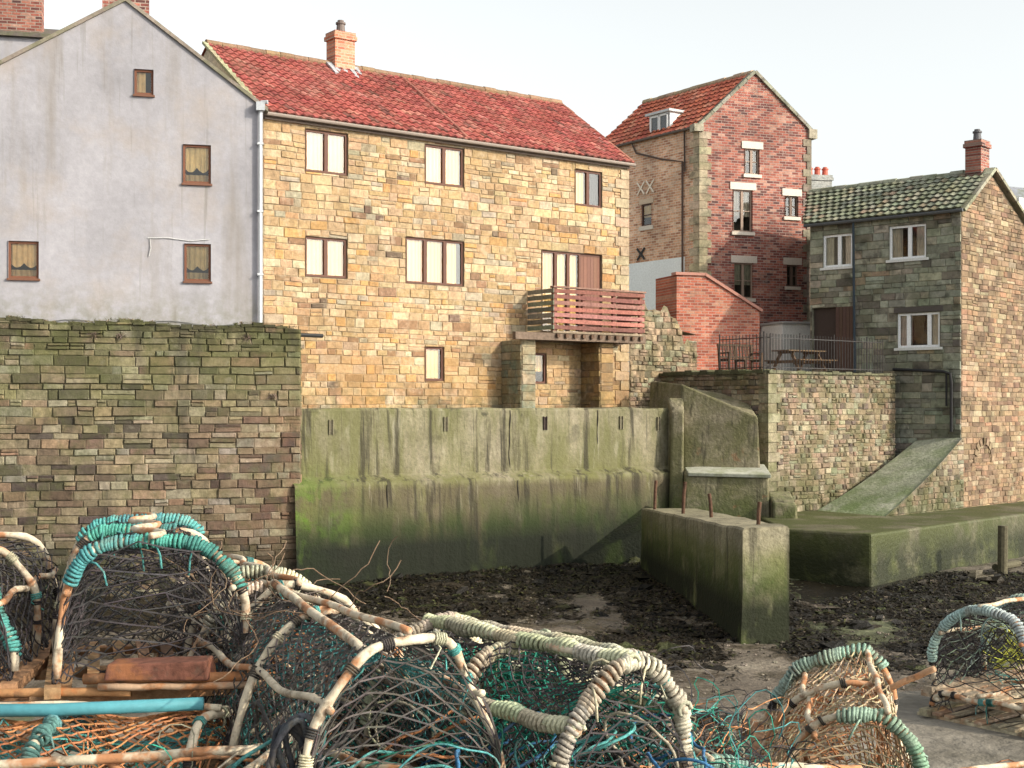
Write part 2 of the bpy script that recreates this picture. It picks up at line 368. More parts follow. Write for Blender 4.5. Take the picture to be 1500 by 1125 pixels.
while z<EZ-.3:
    w=.5 if k%2 else .3; M.box(wall,LM-w,LM+.02,z+.01,z+.27,-.1,.045,jit((.33,.25,.17),.12)); z+=.28;k+=1
run=3.2;RZ=9.4
def endwall(u,s):
    p=[M.P(u,-4.4,0),M.P(u,-4.4,-2*run),M.P(u,EZ,-2*run),M.P(u,RZ-.05,-run),M.P(u,EZ,0)]
    wall.poly(p if s>0 else p[::-1],(.56,.49,.38))
endwall(0,1);endwall(LM,-1)
wall.poly([M.P(0,-4.4,-2*run),M.P(LM,-4.4,-2*run),M.P(LM,EZ,-2*run),M.P(0,EZ,-2*run)],(.4,.33,.25))
wall.build('walls',m_sand,B.e)
for h in holesM:
    u0,u1,z0,z1,n,cur=h
    if n==4:
        B.window(M,u0,9.95,z0,z1,2,cur=1,splits=[9.05,9.5])
        for k in range(6): M.box(B.fr,9.97+k*.125,9.97+k*.125+.118,z0,z1,-.12,-.05,jit((.17,.075,.05),.12))
        M.box(B.fr,9.95,10.72,z1-.07,z1,-.12,-.04,BROWN)
    else:
        B.window(M,u0,u1,z0,z1,n,cur=cur,splits=([4.06+.62,4.06+1.24] if n==3 else None))
roof=MB()
vs=(M.P(0,RZ,-run)-M.P(0,EZ-.02,.18))
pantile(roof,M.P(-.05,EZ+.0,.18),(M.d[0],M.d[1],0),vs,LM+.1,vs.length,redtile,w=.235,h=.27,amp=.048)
roof.poly([M.P(-.05,EZ,-2*run-.2),M.P(LM+.05,EZ,-2*run-.2),M.P(LM+.05,RZ,-run),M.P(-.05,RZ,-run)],(.33,.09,.06))
ridge(roof,M.P(-.05,RZ+.04,-run),M.P(LM+.05,RZ+.04,-run),.11,(.20,.13,.08))
ridge(roof,M.P(5.9,EZ+.07,.15),M.P(5.9,RZ+.05,-run),.06,(.28,.11,.085),.35)
ridge(roof,M.P(LM+.05,EZ+.03,.18),M.P(LM+.05,RZ+.03,-run),.06,(.28,.13,.09),.35)
roof.build('pantile_roof',m_tile,B.e,smooth=False)
cp=MB()
u=-.08
a=M.P(u,EZ-.02,.22);b=M.P(u,RZ+.06,-run)
for i in range(8): cp.beam(a.lerp(b,i/8),a.lerp(b,(i+.97)/8),.16,.07,jit((.30,.28,.18),.15))
cp.build('gable_coping',m_sand,B.e)
g=MB(); g.tube([M.P(-.1,EZ-.06,.22),M.P(LM+.1,EZ-.06,.22)],.05,8,(.22,.18,.155)); M.box(g,0,LM,EZ-.16,EZ-.06,.03,.09,(.2,.15,.12))
g.build('gutter',m_v,B.e)
angM=math.atan2(M.d[1],M.d[0])
m_brO=brickmat('chimney_orange_brick',M.d,[(0,(.36,.12,.08)),(.5,(.50,.19,.11)),(1,(.56,.26,.17))],(.4,.32,.25))
cq=M.P(3.95,0,-run)
chimney(B.e,(cq.x,cq.y),.62,.5,RZ-.45,RZ+.95,angM,m_brO,1,(.14,.11,.10))
fl=MB(); 
for i in range(9): fl.beam(M.P(3.5+i*.11,RZ-.32-U(0,.15),-run+.46+U(0,.14)),M.P(3.5+i*.11,RZ+.06,-run+.08),.12,.05)
fl.build('lead_flashing',m_lead,B.e)
bal=MB();BU0,BU1,BO,BZ=8.0,11.28,1.2,1.98
M.box(bal,BU0-.02,BU1+.02,BZ,BZ+.06,.05,BO,(.22,.17,.12))
for o in (.12,.6,1.1): M.box(bal,6.75 if o>.9 else BU0,BU1+.1,BZ-.2,BZ-.003,o-.07,o+.07,jit((.14,.10,.07),.1))
redw=(.25,.115,.09);gw=(.20,.20,.15)
for k in range(7):
    z=BZ+.1+k*.165; dz=U(-.015,.015)
    bal.hexa([M.P(BU0+.03,z+dz,BO),M.P(BU1,z-dz,BO),M.P(BU1,z-dz,BO-.03),M.P(BU0+.03,z+dz,BO-.03)],[M.P(BU0+.03,z+.11+dz,BO),M.P(BU1,z+.11-dz,BO),M.P(BU1,z+.11-dz,BO-.03),M.P(BU0+.03,z+.11+dz,BO-.03)],jit(redw,.35,.12))
    M.box(bal,BU0,BU0+.027,z,z+.115,.05,BO,jit(gw,.25,.1)); M.box(bal,BU1+.003,BU1+.03,z,z+.115,.05,BO,jit(redw,.2,.1))
for u in (BU0+.08,BU0+1.1,BU0+2.2,BU1-.08): M.box(bal,u-.045,u+.045,BZ+.063,BZ+1.22,BO-.13,BO-.035,jit((.18,.08,.06),.1))
M.box(bal,BU0-.02,BU1+.05,BZ+1.222,BZ+1.27,BO-.12,BO+.04,(.22,.13,.10))
for i in range(11):
    M.box(bal,BU0+.1+i*.3,BU0+.2+i*.3,BZ-.12,BZ-.02,BO+.003-.05,BO+.05,(.1,.06,.04))
bal.build('timber_balcony',m_wood,B.e)
pr=MB()
def pier(u0,u1,o,z0,z1,pal):
    fF=Fr(tuple(M.P(u0,0,o))[:2],M.d); sF=Fr(tuple(M.P(u0,0,0))[:2],(M.n[0],M.n[1]))
    M.box(pr,u0,u1,z0,z1,.0,o,(.22,.19,.14))
    stones(pr,fF,0,u1-u0,z0,lambda u:z1,z1,[],(.16,.28),(.25,.5),pal)
    stones(pr,sF,0,o,z0,lambda u:z1,z1,[],(.16,.28),(.25,.5),pal)
pier(7.15,7.62,.9,-.1,1.78,[(2,(.22,.22,.155)),(1,(.28,.255,.17)),(1,(.17,.20,.155))])
pier(9.95,10.42,.85,-.1,1.78,[(2,(.24,.165,.09)),(1,(.15,.11,.075)),(1,(.29,.2,.1))])
pr.build('balcony_piers',m_sand,B.e)
ft=MB()
ft.tube([M.P(.45,1.72,.6),M.P(1.35,1.72,.5)],.05,8,(.02,.02,.02))
ft.build('black_overflow_pipe',m_v,B.e)
B.done()
# ================================================================== GREY RENDERED GABLE HOUSE
G=Fr((-14.66,30.32),(.97,.242));Bg=Bld('grey_rendered_house')
holesG=[(6.05,6.48,7.26,7.85),(7.15,7.79,5.24,6.15),(3.28,3.94,2.92,3.77),(7.18,7.79,2.94,3.82)]
def ztG(u): return 9.45-(u-5.85)*.735 if u>5.85 else 9.45-(5.85-u)*.6
gw_=MB(); sheet(gw_,G,1.4,9.0,1.6,ztG,holesG,0,breaks=(5.85,))
GD=-3.2
gw_.poly([G.P(9.0,-1,0),G.P(9.0,-1,GD),G.P(9.0,ztG(9.0),GD),G.P(9.0,ztG(9.0),0)])
gw_.poly([G.P(1.4,1.6,GD),G.P(1.4,1.6,0),G.P(1.4,ztG(1.4),0),G.P(1.4,ztG(1.4),GD)])
gw_.build('rendered_walls',m_render,Bg.e)
for i,h in enumerate(holesG): Bg.window(G,*h,n=1,c=(.15,.062,.036),cur=1 if i==0 else 3,rec=.05,cc=(.80,.58,.30),ft=.055)
for h in holesG: G.box(Bg.tr,h[0]-.03,h[1]+.03,h[2]-.05,h[2]-.003,-.05,.06,(.15,.07,.045))
gr=MB()
for (a,b) in ((5.85,9.12),(5.85,1.3)):
    p=[G.P(a,ztG(a)+.06,.06),G.P(b,ztG(b)+.06,.06),G.P(b,ztG(b)+.06,GD),G.P(a,ztG(a)+.06,GD)]
    q=[x-V((0,0,.1)) for x in p]; gr.hexa(q,p,(.24,.20,.17))
gr.build('roof_slopes',m_tileG,Bg.e)
Bg.tr.tube([G.P(8.93,7.05,.10),G.P(8.93,1.9,.10)],.045,8,(.5,.52,.55))
Bg.tr.tube([G.P(8.93,7.05,.10),G.P(8.97,7.2,.16),G.P(9.1,7.2,.2)],.05,8,(.36,.38,.41)); G.box(Bg.tr,8.83,9.03,7.0,7.2,.04,.22,(.36,.38,.41))
for z in (6.2,4.6,3.1): G.box(Bg.tr,8.86,9.0,z,z+.05,.0,.15,(.5,.52,.55))
Bg.tr.tube([G.P(6.35,3.92,.02),G.P(6.8,3.94,.03),G.P(7.3,3.88,.02),G.P(7.75,3.93,.02)],.010,5,(.5,.5,.5))
Bg.tr.tube([G.P(6.4,3.9,.02),G.P(6.42,3.7,.03),G.P(6.38,3.5,.03)],.010,5,(.4,.4,.4))
Bg.tr.tube([G.P(u,1.95+.05*math.sin(u*3),.03) for u in [1.5+.3*i for i in range(24)]],.01,5,(.2,.2,.2))
m_brD=brickmat('chimney_dark_brick',G.d,RED,(.3,.26,.22))
cq=G.P(5.85,0,-.45); chimney(Bg.e,(cq.x,cq.y),1.05,.6,9.2,10.6,math.atan2(G.d[1],G.d[0]),m_brD,2)
Bg.done()
Bb=Bld('rear_grey_house'); rb=MB(); R0=Fr((-19,34.6),(.97,.242))
sheet(rb,R0,0,7.3,0,lambda u:9.75,[],0); rb.poly([R0.P(7.3,0,0),R0.P(7.3,0,-4),R0.P(7.3,9.75,-4),R0.P(7.3,9.75,0)])
rb.build('rendered_walls',m_render,Bb.e)
rs=MB(); rs.hexa([R0.P(-.2,9.75,.15),R0.P(7.45,9.75,.15),R0.P(7.45,9.75,-4),R0.P(-.2,9.75,-4)],[R0.P(-.2,9.85,.15),R0.P(7.45,9.85,.15),R0.P(7.45,10.6,-2.2),R0.P(-.2,10.6,-2.2)],(.12,.10,.09)); rs.build('slate_roof',m_tileG,Bb.e)
cq=R0.P(6.1,0,-.6); chimney(Bb.e,(cq.x,cq.y),1.2,.7,9.8,11.6,.24,m_brD,2)
Bb.done()
# ================================================================== LEFT STONE RETAINING WALL
S=Fr((-14.6,29.52),(.97,.242)); sw=MB(); SE=9.95
ztS=lambda u:1.95-.012*u+.05*math.sin(u*2.3)
sheet(sw,S,-6,SE,-4.8,ztS,[],0,(.13,.115,.08),breaks=[i*.5 for i in range(-12,20)])
palS=[(5,(.215,.172,.112)),(4,(.18,.14,.092)),(3,(.25,.215,.155)),(2.3,(.13,.092,.066)),(2.2,(.07,.054,.045)),(2,(.22,.15,.10)),(1,(.21,.195,.155))]
def cS(c,u,z):
    if z>-.3 and rnd()<.55: return tuple(a*.7+b*.3 for a,b in zip(c,(.19,.195,.10)))
    if z<-1.5 and rnd()<.4: return tuple(x*.75 for x in c)
    return c
stones(sw,S,-6,SE,-4.7,ztS,2.1,[],(.11,.235),(.18,.62),palS,pr=(.005,.06),colf=cS,ja=.2,jt=.02)
SR=Fr(tuple(S.P(SE,0,0))[:2],(-S.n[0],-S.n[1]))
sheet(sw,SR,0,1.6,-4.8,lambda u:1.8,[],0,(.17,.15,.10)); stones(sw,SR,0,1.6,-4.7,lambda u:1.8,1.8,[],(.12,.22),(.22,.5),palS)
for i in range(60):
    u=-6+i*.27; 
    if u<SE-.3: S.box(sw,u,u+.25,ztS(u)-.05,ztS(u)+U(.0,.06),-.75,.04,jit((.10,.09,.055),.3))
sw.poly([S.P(-6,1.9,0),S.P(SE,1.78,0),S.P(SE,1.78,-1.2),S.P(-6,1.9,-1.2)],(.15,.15,.08))
swo=sw.build('stone_retaining_wall',m_wallS)
wd=MB()
def tuft(p,r,n,col,down=.3):
    for i in range(n):
        d=V((U(-1,1),U(-1,.2),U(-down,1))).normalized()*r*U(.4,1); s=V((U(-1,1),U(-1,1),U(-1,1))).normalized()*.007
        q=p+V((U(-1,1),U(-.3,.3),U(-.5,.5)))*r*.6
        wd.poly([q-s,q+s,q+d*.6+s*.7+V((0,0,-.02)),q+d+V((0,0,-r*.2))],jit(col,.4,.1))
for i in range(40):
    u=U(3,9.8); tuft(S.P(u,ztS(u)+.03,-.02),U(.05,.14),30,pick([(1,(.10,.10,.04)),(1,(.17,.13,.08))]))
for (u,z) in ((5.3,1.62),(5.9,1.6),(9.3,.25),(8.7,1.6)): tuft(S.P(u,z,.04),.15,80,(.17,.13,.10),1)
wd.build('wall_weeds',vmat('weed_leaves',bump=0,ov=[]))
# ================================================================== CONCRETE SEA WALL
C=Fr((-4.98,32.2),(.8434,.537)); cw=MB()
prof=[(-.05,-2.6),(-.05,-.02),(-.12,.03),(-.5,.035),(-1.0,.05),(-1.66,.06),(-1.70,.10),(-1.84,.32),(-1.92,.34),(-2.5,.38),(-3.2,.42),(-4.0,.46),(-4.9,.52)]
NU=120;CL=11.5;grid=[]
for i in range(NU+1):
    u=-.3+(CL+.3)*i/NU; row=[]
    for k,(z,o) in enumerate(prof):
        nz=noise.noise(V((u*.9,z*.9,3)))*.035+noise.noise(V((u*4,z*4,7)))*.018
        row.append(C.P(u,z+(noise.noise(V((u*1.1,9,k*.01)))*.04 if 0<k<9 else 0),o+(nz if k>1 else 0)))
    grid.append(row)
for i in range(NU):
    for k in range(len(prof)-1): cw.poly([grid[i][k+1],grid[i+1][k+1],grid[i+1][k],grid[i][k]])
cw.hexa([C.P(6.2,-4.7,.3),C.P(9.8,-4.7,.3),C.P(10.3,-4.7,2.6),C.P(7.6,-4.7,1.0)],[C.P(7.0,-4.3,.3),C.P(10.0,-2.7,.3),C.P(9.9,-2.9,1.7),C.P(8.2,-4.2,.9)])
cwo=cw.build('concrete_sea_wall',m_conc)
ir=MB()
for u,z in ((.75,-.5),(3.9,-.45),(6.9,-.45),(9.4,-.45),(10.7,-.48)):
    cc_=(.17,.15,.10) if u!=6.9 else (.05,.035,.03)
    C.box(ir,u-.055,u-.035,z-.18,z+.18,.03,.085,cc_);C.box(ir,u+.035,u+.055,z-.18,z+.18,.03,.085,cc_);C.box(ir,u-.035,u+.035,z-.17,z+.16,.03,.06,tuple(x*.5 for x in cc_))
for zz,u0 in ((-.1,5.8),(-1.9,5.85),(-1.9,2.1),(-.1,8.6)):
    ir.tube([C.P(u0+.05*noise.noise(V((u0,0,z*2))),z,.045 if zz>-1 else .36-(z+1.9)*.03) for z in [zz-.1*i for i in range(16 if zz>-1 else 20)]],lambda t:.010+.012*math.sin(t*9)**2,5,(.03,.026,.02))
ir.build('wall_fittings',m_wood,cwo)
# ================================================================== BUTTRESS
bt=MB()
bt.hexa([(3.9,39.4,-1.9),(4.75,37.7,-1.9),(6.75,37.0,-1.9),(6.6,39.6,-1.9)],[(4.0,39.6,.75),(4.75,38.3,.65),(6.7,37.15,-.30),(6.6,38.6,.25)])
bt.hexa([(4.6,37.6,-4.7),(4.6,36.9,-4.7),(6.95,36.3,-4.7),(6.95,37.9,-4.7)],[(4.7,37.8,-1.72),(4.72,37.15,-1.84),(6.85,36.45,-1.86),(6.85,37.5,-1.65)])
bt.hexa([(4.3,37.9,-4.7),(4.25,37.2,-4.7),(4.62,37.0,-4.7),(4.7,37.9,-4.7)],[(4.35,38.2,.25),(4.42,37.75,-.15),(4.74,37.6,-.15),(4.78,38.1,.25)])
bt.hexa([(6.9,36.9,-4.7),(6.9,36.0,-4.7),(7.6,35.8,-4.7),(7.7,37.4,-4.7)],[(6.9,36.9,-2.3),(6.9,36.1,-2.55),(7.5,35.95,-2.6),(7.6,37.3,-2.3)])
bto=bt.build('concrete_buttress',m_cream,bevel=.06)
cpb=MB(); cpb.hexa([(4.76,37.6,-1.80),(4.78,37.05,-1.9),(6.9,36.35,-1.92),(6.9,37.3,-1.72)],[(4.76,37.65,-1.68),(4.78,37.03,-1.80),(6.9,36.33,-1.82),(6.9,37.35,-1.58)],(.36,.36,.30)); cpb.build('buttress_cap',vmat('pale_cement',var=(.75,1.15),bump=.6,ov=[dict(c=(.16,.18,.09),scale=2,thr=(.45,.62),amt=.6)]),bto,bevel=.02)
# ================================================================== PIER
pi=MB()
a=V((4.30,25.45,0));b=V((5.22,25.7,0));c_=V((4.65,34.5,0));d_=V((3.3,34.8,0))
def lv(p,z): return V((p.x,p.y,z))
rows=[]
N1=26
for i in range(N1+1):
    t=i/N1; l=a.lerp(d_,t); r=b.lerp(c_,t); zt=-2.28-.32*t+.03*noise.noise(V((t*9,0,0)))
    w=noise.noise(V((t*8,4,0)))*.03
    rows.append([lv(l,-5)+V((w-.05,0,0)),lv(l,-3.4)+V((w,0,0)),lv(l,zt-.04),lv(l,zt)+V((.04,0,0)),lv(r,zt+.02)-V((.04,0,0)),lv(r,zt-.02),lv(r,-3.4)+V((w,0,0)),lv(r,-5)])
for i in range(N1):
    for k in range(7): pi.poly([rows[i][k],rows[i][k+1],rows[i+1][k+1],rows[i+1][k]])
pi.poly(rows[0][::-1])
pio=pi.build('concrete_pier',m_pier)
ps=MB()
for (x,y,h,l) in ((3.55,34.0,.5,.02),(3.95,31.6,.6,.03),(4.35,29.7,.45,-.03),(4.75,26.4,.5,.02)):
    ps.tube([(x,y,-2.7),(x+l,y,-2.35+h*.5),(x+l*2,y,-2.35+h)],.04,8)
ps.build('iron_posts',m_rust,pio)
# ================================================================== TERRACE
T=Fr((7.03,37.5),(.786,.618)); TL=Fr((4.0,41.6),(3.03,-4.1)); TZ=.93
palT=[(4,(.265,.205,.14)),(3,(.215,.155,.11)),(3,(.30,.255,.18)),(2,(.26,.18,.13)),(1.6,(.125,.095,.078)),(1,(.23,.22,.155))]
tw=MB(); LT=5.7;LTL=math.hypot(3.03,4.1)
sheet(tw,T,0,LT,-4.6,lambda u:TZ,[],0,(.20,.17,.12)); stones(tw,T,0.35,LT,-4.5,lambda u:TZ,TZ,[],(.09,.18),(.1,.32),palT,jt=.035,pr=(.005,.05),ja=.18)
z=-4.5;k=0
while z<TZ-.1:
    w=.45 if k%2 else .3;h=.27; T.box(tw,-.04,w,z,min(z+h-.015,TZ),-.3,.05,jit((.24,.21,.14),.15)); z+=h;k+=1
sheet(tw,TL,0,LTL,-4.6,lambda u:TZ,[],0,(.16,.14,.10)); stones(tw,TL,0,LTL-.05,-4.5,lambda u:TZ+.1*math.sin(u*3),TZ+.1,[],(.1,.2),(.14,.4),palT,jt=.03,pr=(.01,.06))
for i in range(19): T.box(tw,i*.3,i*.3+.285,TZ-.02,TZ+U(.03,.08),-.4,.06,jit((.16,.15,.10),.2))
for i in range(16): TL.box(tw,i*.31,i*.31+.295,TZ-.02,TZ+U(.05,.12),-.4,.05,jit((.12,.12,.07),.2))
tw.build('terrace_wall',m_terr)
tp=MB(); tp.poly([(7.03,37.5,TZ-.02),(11.5,41.0,TZ-.02),(9.6,43.5,TZ-.02),(10.5,47.6,TZ-.02),(2,52,TZ-.02),(3.6,42,TZ-.02)],(.35,.33,.3)); tp.build('terrace_paving',vmat('paving',var=(.8,1.15)))
W=Fr((3.45,40.15),(.75,.66)); gwm=MB()
ztW=lambda u:3.25-.28*u+.16*math.sin(u*5)+.1*math.sin(u*13)-(.6 if u>2.3 else 0)
sheet(gwm,W,0,3.0,-.3,ztW,[],0,(.25,.2,.14),breaks=[.15*i for i in range(20)])
stones(gwm,W,0,3.0,-.3,ztW,3.4,[],(.1,.2),(.12,.35),[(3,(.34,.255,.17)),(2,(.27,.19,.13)),(1,(.17,.14,.1)),(1,(.32,.3,.21))],jt=.03,pr=(.01,.06))
gwm.poly([W.P(0,2.6,0),W.P(3,2.2,0),W.P(3,2.2,-.5),W.P(0,2.6,-.5)],(.2,.2,.12))
gwm.build('rubble_garden_wall',m_terr)
def railing(F,L,o,z0,h,sp,name='iron_railing'):
    mb=MB(); n=int(L/sp)
    for i in range(n+1):
        u=L*i/n; big=i%12==0
        mb.tube([F.P(u,z0,o),F.P(u,z0+h+(.08 if big else .03),o)],.022 if big else .011,5)
    for z in (z0+.1,z0+h-.08): mb.beam(F.P(0,z,o),F.P(L,z,o),.03,.022)
    return mb.build(name,m_iron)
railing(T,5.3,-.15,TZ+.05,1.0,.125)
TL2=Fr(tuple(TL.P(3.1,0,0))[:2],TL.d); railing(TL2,1.95,-.15,TZ+.05,1.0,.125)
def bench(p,ang):
    e=empty('garden_bench',Matrix.Translation(p)@Matrix.Rotation(ang,4,'Z')); mb=MB(); c=(.07,.045,.03)
    for x in (-.6,0,.6):
        mb.beam((x,-.22,0),(x,-.22,.62 if x else .42),.06,.06,c); mb.beam((x,.2,0),(x,.28,.9),.06,.06,c)
        mb.beam((x,-.22,.41),(x,.22,.41),.05,.05,c)
        if x: mb.beam((x,-.26,.63),(x,.24,.63),.06,.04,c)
    for k in range(4): mb.beam((-.65,-.18+k*.11,.45),(.65,-.18+k*.11,.45),.09,.025,jit(c,.2))
    mb.beam((-.65,.28,.88),(.65,.28,.88),.05,.07,c); mb.beam((-.65,.23,.52),(.65,.23,.52),.05,.05,c)
    for k in range(12): mb.beam((-.58+k*.105,.23,.53),(-.58+k*.105,.28,.86),.035,.02,jit(c,.2))
    mb.build('bench_frame',m_wood,e)
bench(V((6.75,40.3,TZ)),.5)
def picnic(p,ang):
    e=empty('picnic_table',Matrix.Translation(p)@Matrix.Rotation(ang,4,'Z')); mb=MB(); c=(.12,.075,.045)
    for k in range(5): mb.beam((-.8,-.3+k*.15,.74),(.8,-.3+k*.15,.74),.13,.035,jit(c,.2))
    for s in (-1,1):
        for k in range(2): mb.beam((-.8,s*(.62+k*.14),.45),(.8,s*(.62+k*.14),.45),.12,.035,jit(c,.2))
        for x in (-.55,.55): mb.beam((x,s*.62,0),(x,s*.2,.72),.05,.09,c)
    for x in (-.55,.55): mb.beam((x,-.75,.41),(x,.75,.41),.05,.09,c); mb.beam((x,-.33,.69),(x,.33,.69),.05,.07,c)
    mb.build('table_frame',m_wood,e)
picnic(V((8.7,41.4,TZ)),.6)
# ================================================================== BRICK HOUSE
BF=Fr((6.325,46.0),(.94,.342)); BS=Fr((2.996,50.75),(.574,-.819)); Bh=Bld('brick_house'); LF=4.31;LS=5.8
m_bf=brickmat('red_brick',BF.d,RED,(.30,.25,.22),bw=.25,rh=.088,ms=.011,ov=[dict(c=(.06,.042,.04),scale=1.5,thr=(.52,.7),amt=.45),dict(c=(.38,.30,.26),scale=3,thr=(.6,.7),amt=.4)])
m_bs=brickmat('orange_brick',BS.d,ORG,(.66,.58,.48),bw=.25,rh=.088,ov=[dict(c=(.34,.24,.19),scale=1.0,thr=(.5,.7),amt=.3)])
holF=[(1.72,2.28,7.92,8.80,1,3),(1.27,2.01,5.94,7.38,2,3),(3.30,3.81,6.54,7.27,1,0),(1.30,2.04,3.68,4.89,1,3),(3.35,3.81,4.13,4.89,1,0)]
ztF=lambda u: 9.45+u*(1.95/2.1) if u<2.1 else 11.4-(u-2.1)*(1.83/2.21)
w=MB(); sheet(w,BF,0,LF,.8,ztF,holF,0,breaks=(2.1,)); 
br=BF.P(LF,0,0); w.poly([BF.P(LF,.8),V((br.x-3.3,br.y+4.75,.8)),V((br.x-3.3,br.y+4.75,9.57)),BF.P(LF,9.57)])
w.build('front_wall',m_bf,Bh.e)
w=MB(); holS=[(2.78,3.36,6.36,7.16)]
sheet(w,BS,0,LS,.8,lambda u:9.5,holS,0)
q0=BS.P(0,.8);q1=V((br.x-3.3,br.y+4.75,.8)); w.poly([q0,q1,lv(q1,9.5),lv((q0+q1)/2,11.3),lv(q0,9.5)])
w.build('side_wall',m_bs,Bh.e)
for h in holF:
    Bh.window(BF,*h[:4],n=h[4],c=(.26,.19,.15) if h[5]==3 else (.13,.09,.07),cur=4 if h[5]==3 else 0,rec=.08,ft=.055,bars=1,splits=[(h[0]+h[1])/2] if h[4]==1 else None,cc=(.36,.33,.28))
    cx=(.52,.46,.40)
    BF.box(Bh.tr,h[0]-.12,h[1]+.14,h[3]-.002,h[3]+.24,-.03,.035,cx); BF.box(Bh.tr,h[0]-.07,h[1]+.07,h[2]-.11,h[2]+.002,-.03,.07,cx)
Bh.window(BS,*holS[0],n=1,c=(.1,.06,.05),cur=4,bars=1); BS.box(Bh.tr,2.7,3.44,6.22,6.37,-.03,.05,(.6,.55,.48)); BS.box(Bh.tr,2.7,3.44,7.15,7.33,-.03,.03,(.5,.4,.3))
qn=MB();z=.9;k=0
while z<9.2:
    a_,b_=(.42,.28) if k%2 else (.28,.48)
    BF.box(qn,-.03,a_,z,z+.25,-.2,.03,jit((.33,.27,.19),.15)); BS.box(qn,LS-b_,LS+.0,z,z+.25,-.2,.034,jit((.46,.38,.27),.15))
    BF.box(qn,LF-(.3 if k%2 else .15),LF+.03,z,z+.25,-.2,.03,jit((.25,.2,.16),.15))
    z+=.262;k+=1
for (ua,ub) in ((-.15,2.1),(LF+.12,2.1)):
    for i in range(7):
        f=lambda t:BF.P(ua+(ub-ua)*t,ztF(min(max(ua+(ub-ua)*t,0),LF))+.05-(.12 if t==0 else 0),-.1)
        qn.beam(f(i/7),f((i+.96)/7),.36,.11,jit((.28,.265,.22),.1))
BF.box(qn,-.25,.1,9.25,9.5,-.25,.1,(.36,.32,.25)); BF.box(qn,LF-.1,LF+.22,9.3,9.62,-.25,.1,(.36,.32,.25))
qn.build('quoins_and_coping',m_house,Bh.e)
rf=MB(); ap=BF.P(2.1,11.42,-.1); ec=BF.P(-.12,9.42,-.1); 
e0=ec-V((BS.d[0],BS.d[1],0))*5.7
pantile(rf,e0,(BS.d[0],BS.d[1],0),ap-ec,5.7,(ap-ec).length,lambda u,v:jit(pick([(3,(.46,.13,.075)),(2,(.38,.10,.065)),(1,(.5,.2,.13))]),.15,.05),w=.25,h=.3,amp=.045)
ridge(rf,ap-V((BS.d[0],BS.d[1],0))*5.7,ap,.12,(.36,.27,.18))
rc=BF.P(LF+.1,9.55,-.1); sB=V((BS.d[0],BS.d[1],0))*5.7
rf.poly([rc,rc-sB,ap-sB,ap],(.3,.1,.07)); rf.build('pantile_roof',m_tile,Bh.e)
dm=MB(); 
BS.box(dm,3.05,4.15,9.35,10.25,-1.6,-.15,(.78,.80,.82)); BS.box(dm,2.95,4.25,10.25,10.33,-1.8,-.02,(.5,.52,.54))
dm.build('dormer_cheeks',m_v,Bh.e)
DF=Fr(tuple(BS.P(0,0,-.10))[:2],BS.d)
for (a_,b_) in ((3.15,3.6),(3.62,4.06)):
    DF.box(Bh.dk,a_,b_,9.5,10.18,-.03,-.025); DF.box(Bh.gl,a_,b_,9.5,10.18,-.02,-.018)
    for (p,q,r,s_) in ((a_,b_,9.45,9.51),(a_,b_,10.15,10.21),(a_,a_+.05,9.5,10.2),(b_-.05,b_,9.5,10.2)): DF.box(Bh.fr,p,q,r,s_,-.02,.01,WHITE)
Bh.tr.tube([BS.P(2.4,9.35,.1),BS.P(2.6,9.0,.08),BS.P(3.9,8.6,.06),BS.P(5.0,8.35,.06),BS.P(5.0,3.0,.06)],.035,7,(.09,.06,.05))
Bh.tr.tube([BS.P(5.12,9.4,.08),BS.P(5.12,8.0,.06)],.03,6,(.05,.035,.03))
Bh.tr.tube([BS.P(.2,9.42,.12),BS.P(LS,9.42,.12)],.05,7,(.12,.1,.09))
BS.box(Bh.tr,1.6,5.05,.9,5.1,-.02,.03,(.74,.79,.82))
for u in (2.8,3.3):
    Bh.tr.beam(BS.P(u-.2,7.5,.04),BS.P(u+.2,7.95,.04),.03,.05,(.75,.68,.58)); Bh.tr.beam(BS.P(u-.2,7.95,.05),BS.P(u+.2,7.5,.05),.03,.05,(.75,.68,.58))
Bh.tr.beam(BS.P(2.6,5.2,.04),BS.P(3.0,5.6,.04),.03,.07,(.03,.03,.03));Bh.tr.beam(BS.P(2.6,5.6,.05),BS.P(3.0,5.2,.05),.03,.07,(.03,.03,.03))
wx=MB(); BF.box(wx,2.35,LF+.1,.9,2.75,.01,1.4,(.78,.77,.74)); BF.box(wx,2.3,LF+.15,2.75,2.83,.0,1.5,(.4,.39,.38)); BF.box(wx,2.6,3.0,.93,2.3,1.4,1.43,(.60,.6,.58)); wx.build('white_porch',m_v,Bh.e,bevel=.02)
Bh.done()
ST=Fr((5.15,42.7),(.95,.31)); sb=MB()
def ztSt(u): return 4.12 if u<.95 else 4.12-(u-.95)*.55
m_st=brickmat('bright_red_brick',ST.d,[(0,(.22,.06,.04)),(.4,(.36,.10,.065)),(.8,(.42,.145,.09)),(1,(.42,.22,.15))],(.33,.26,.22),bw=.25,rh=.088,ov=[dict(c=(.16,.08,.06),scale=1.5,thr=(.48,.68),amt=.45)])
sheet(sb,ST,0,2.9,.8,ztSt,[],0,breaks=(.95,))
for (u) in (0,2.9): sb.poly([ST.P(u,.8,0),ST.P(u,.8,-1.6),ST.P(u,ztSt(u),-1.6),ST.P(u,ztSt(u),0)])
sto=sb.build('brick_lean_to',m_st); cb=MB()
cb.beam(ST.P(-.06,4.15,-.1),ST.P(.97,4.15,-.1),.34,.09,(.32,.15,.115)); cb.beam(ST.P(.95,4.16,-.1),ST.P(2.98,ztSt(2.98)+.04,-.1),.34,.09,(.32,.15,.115))
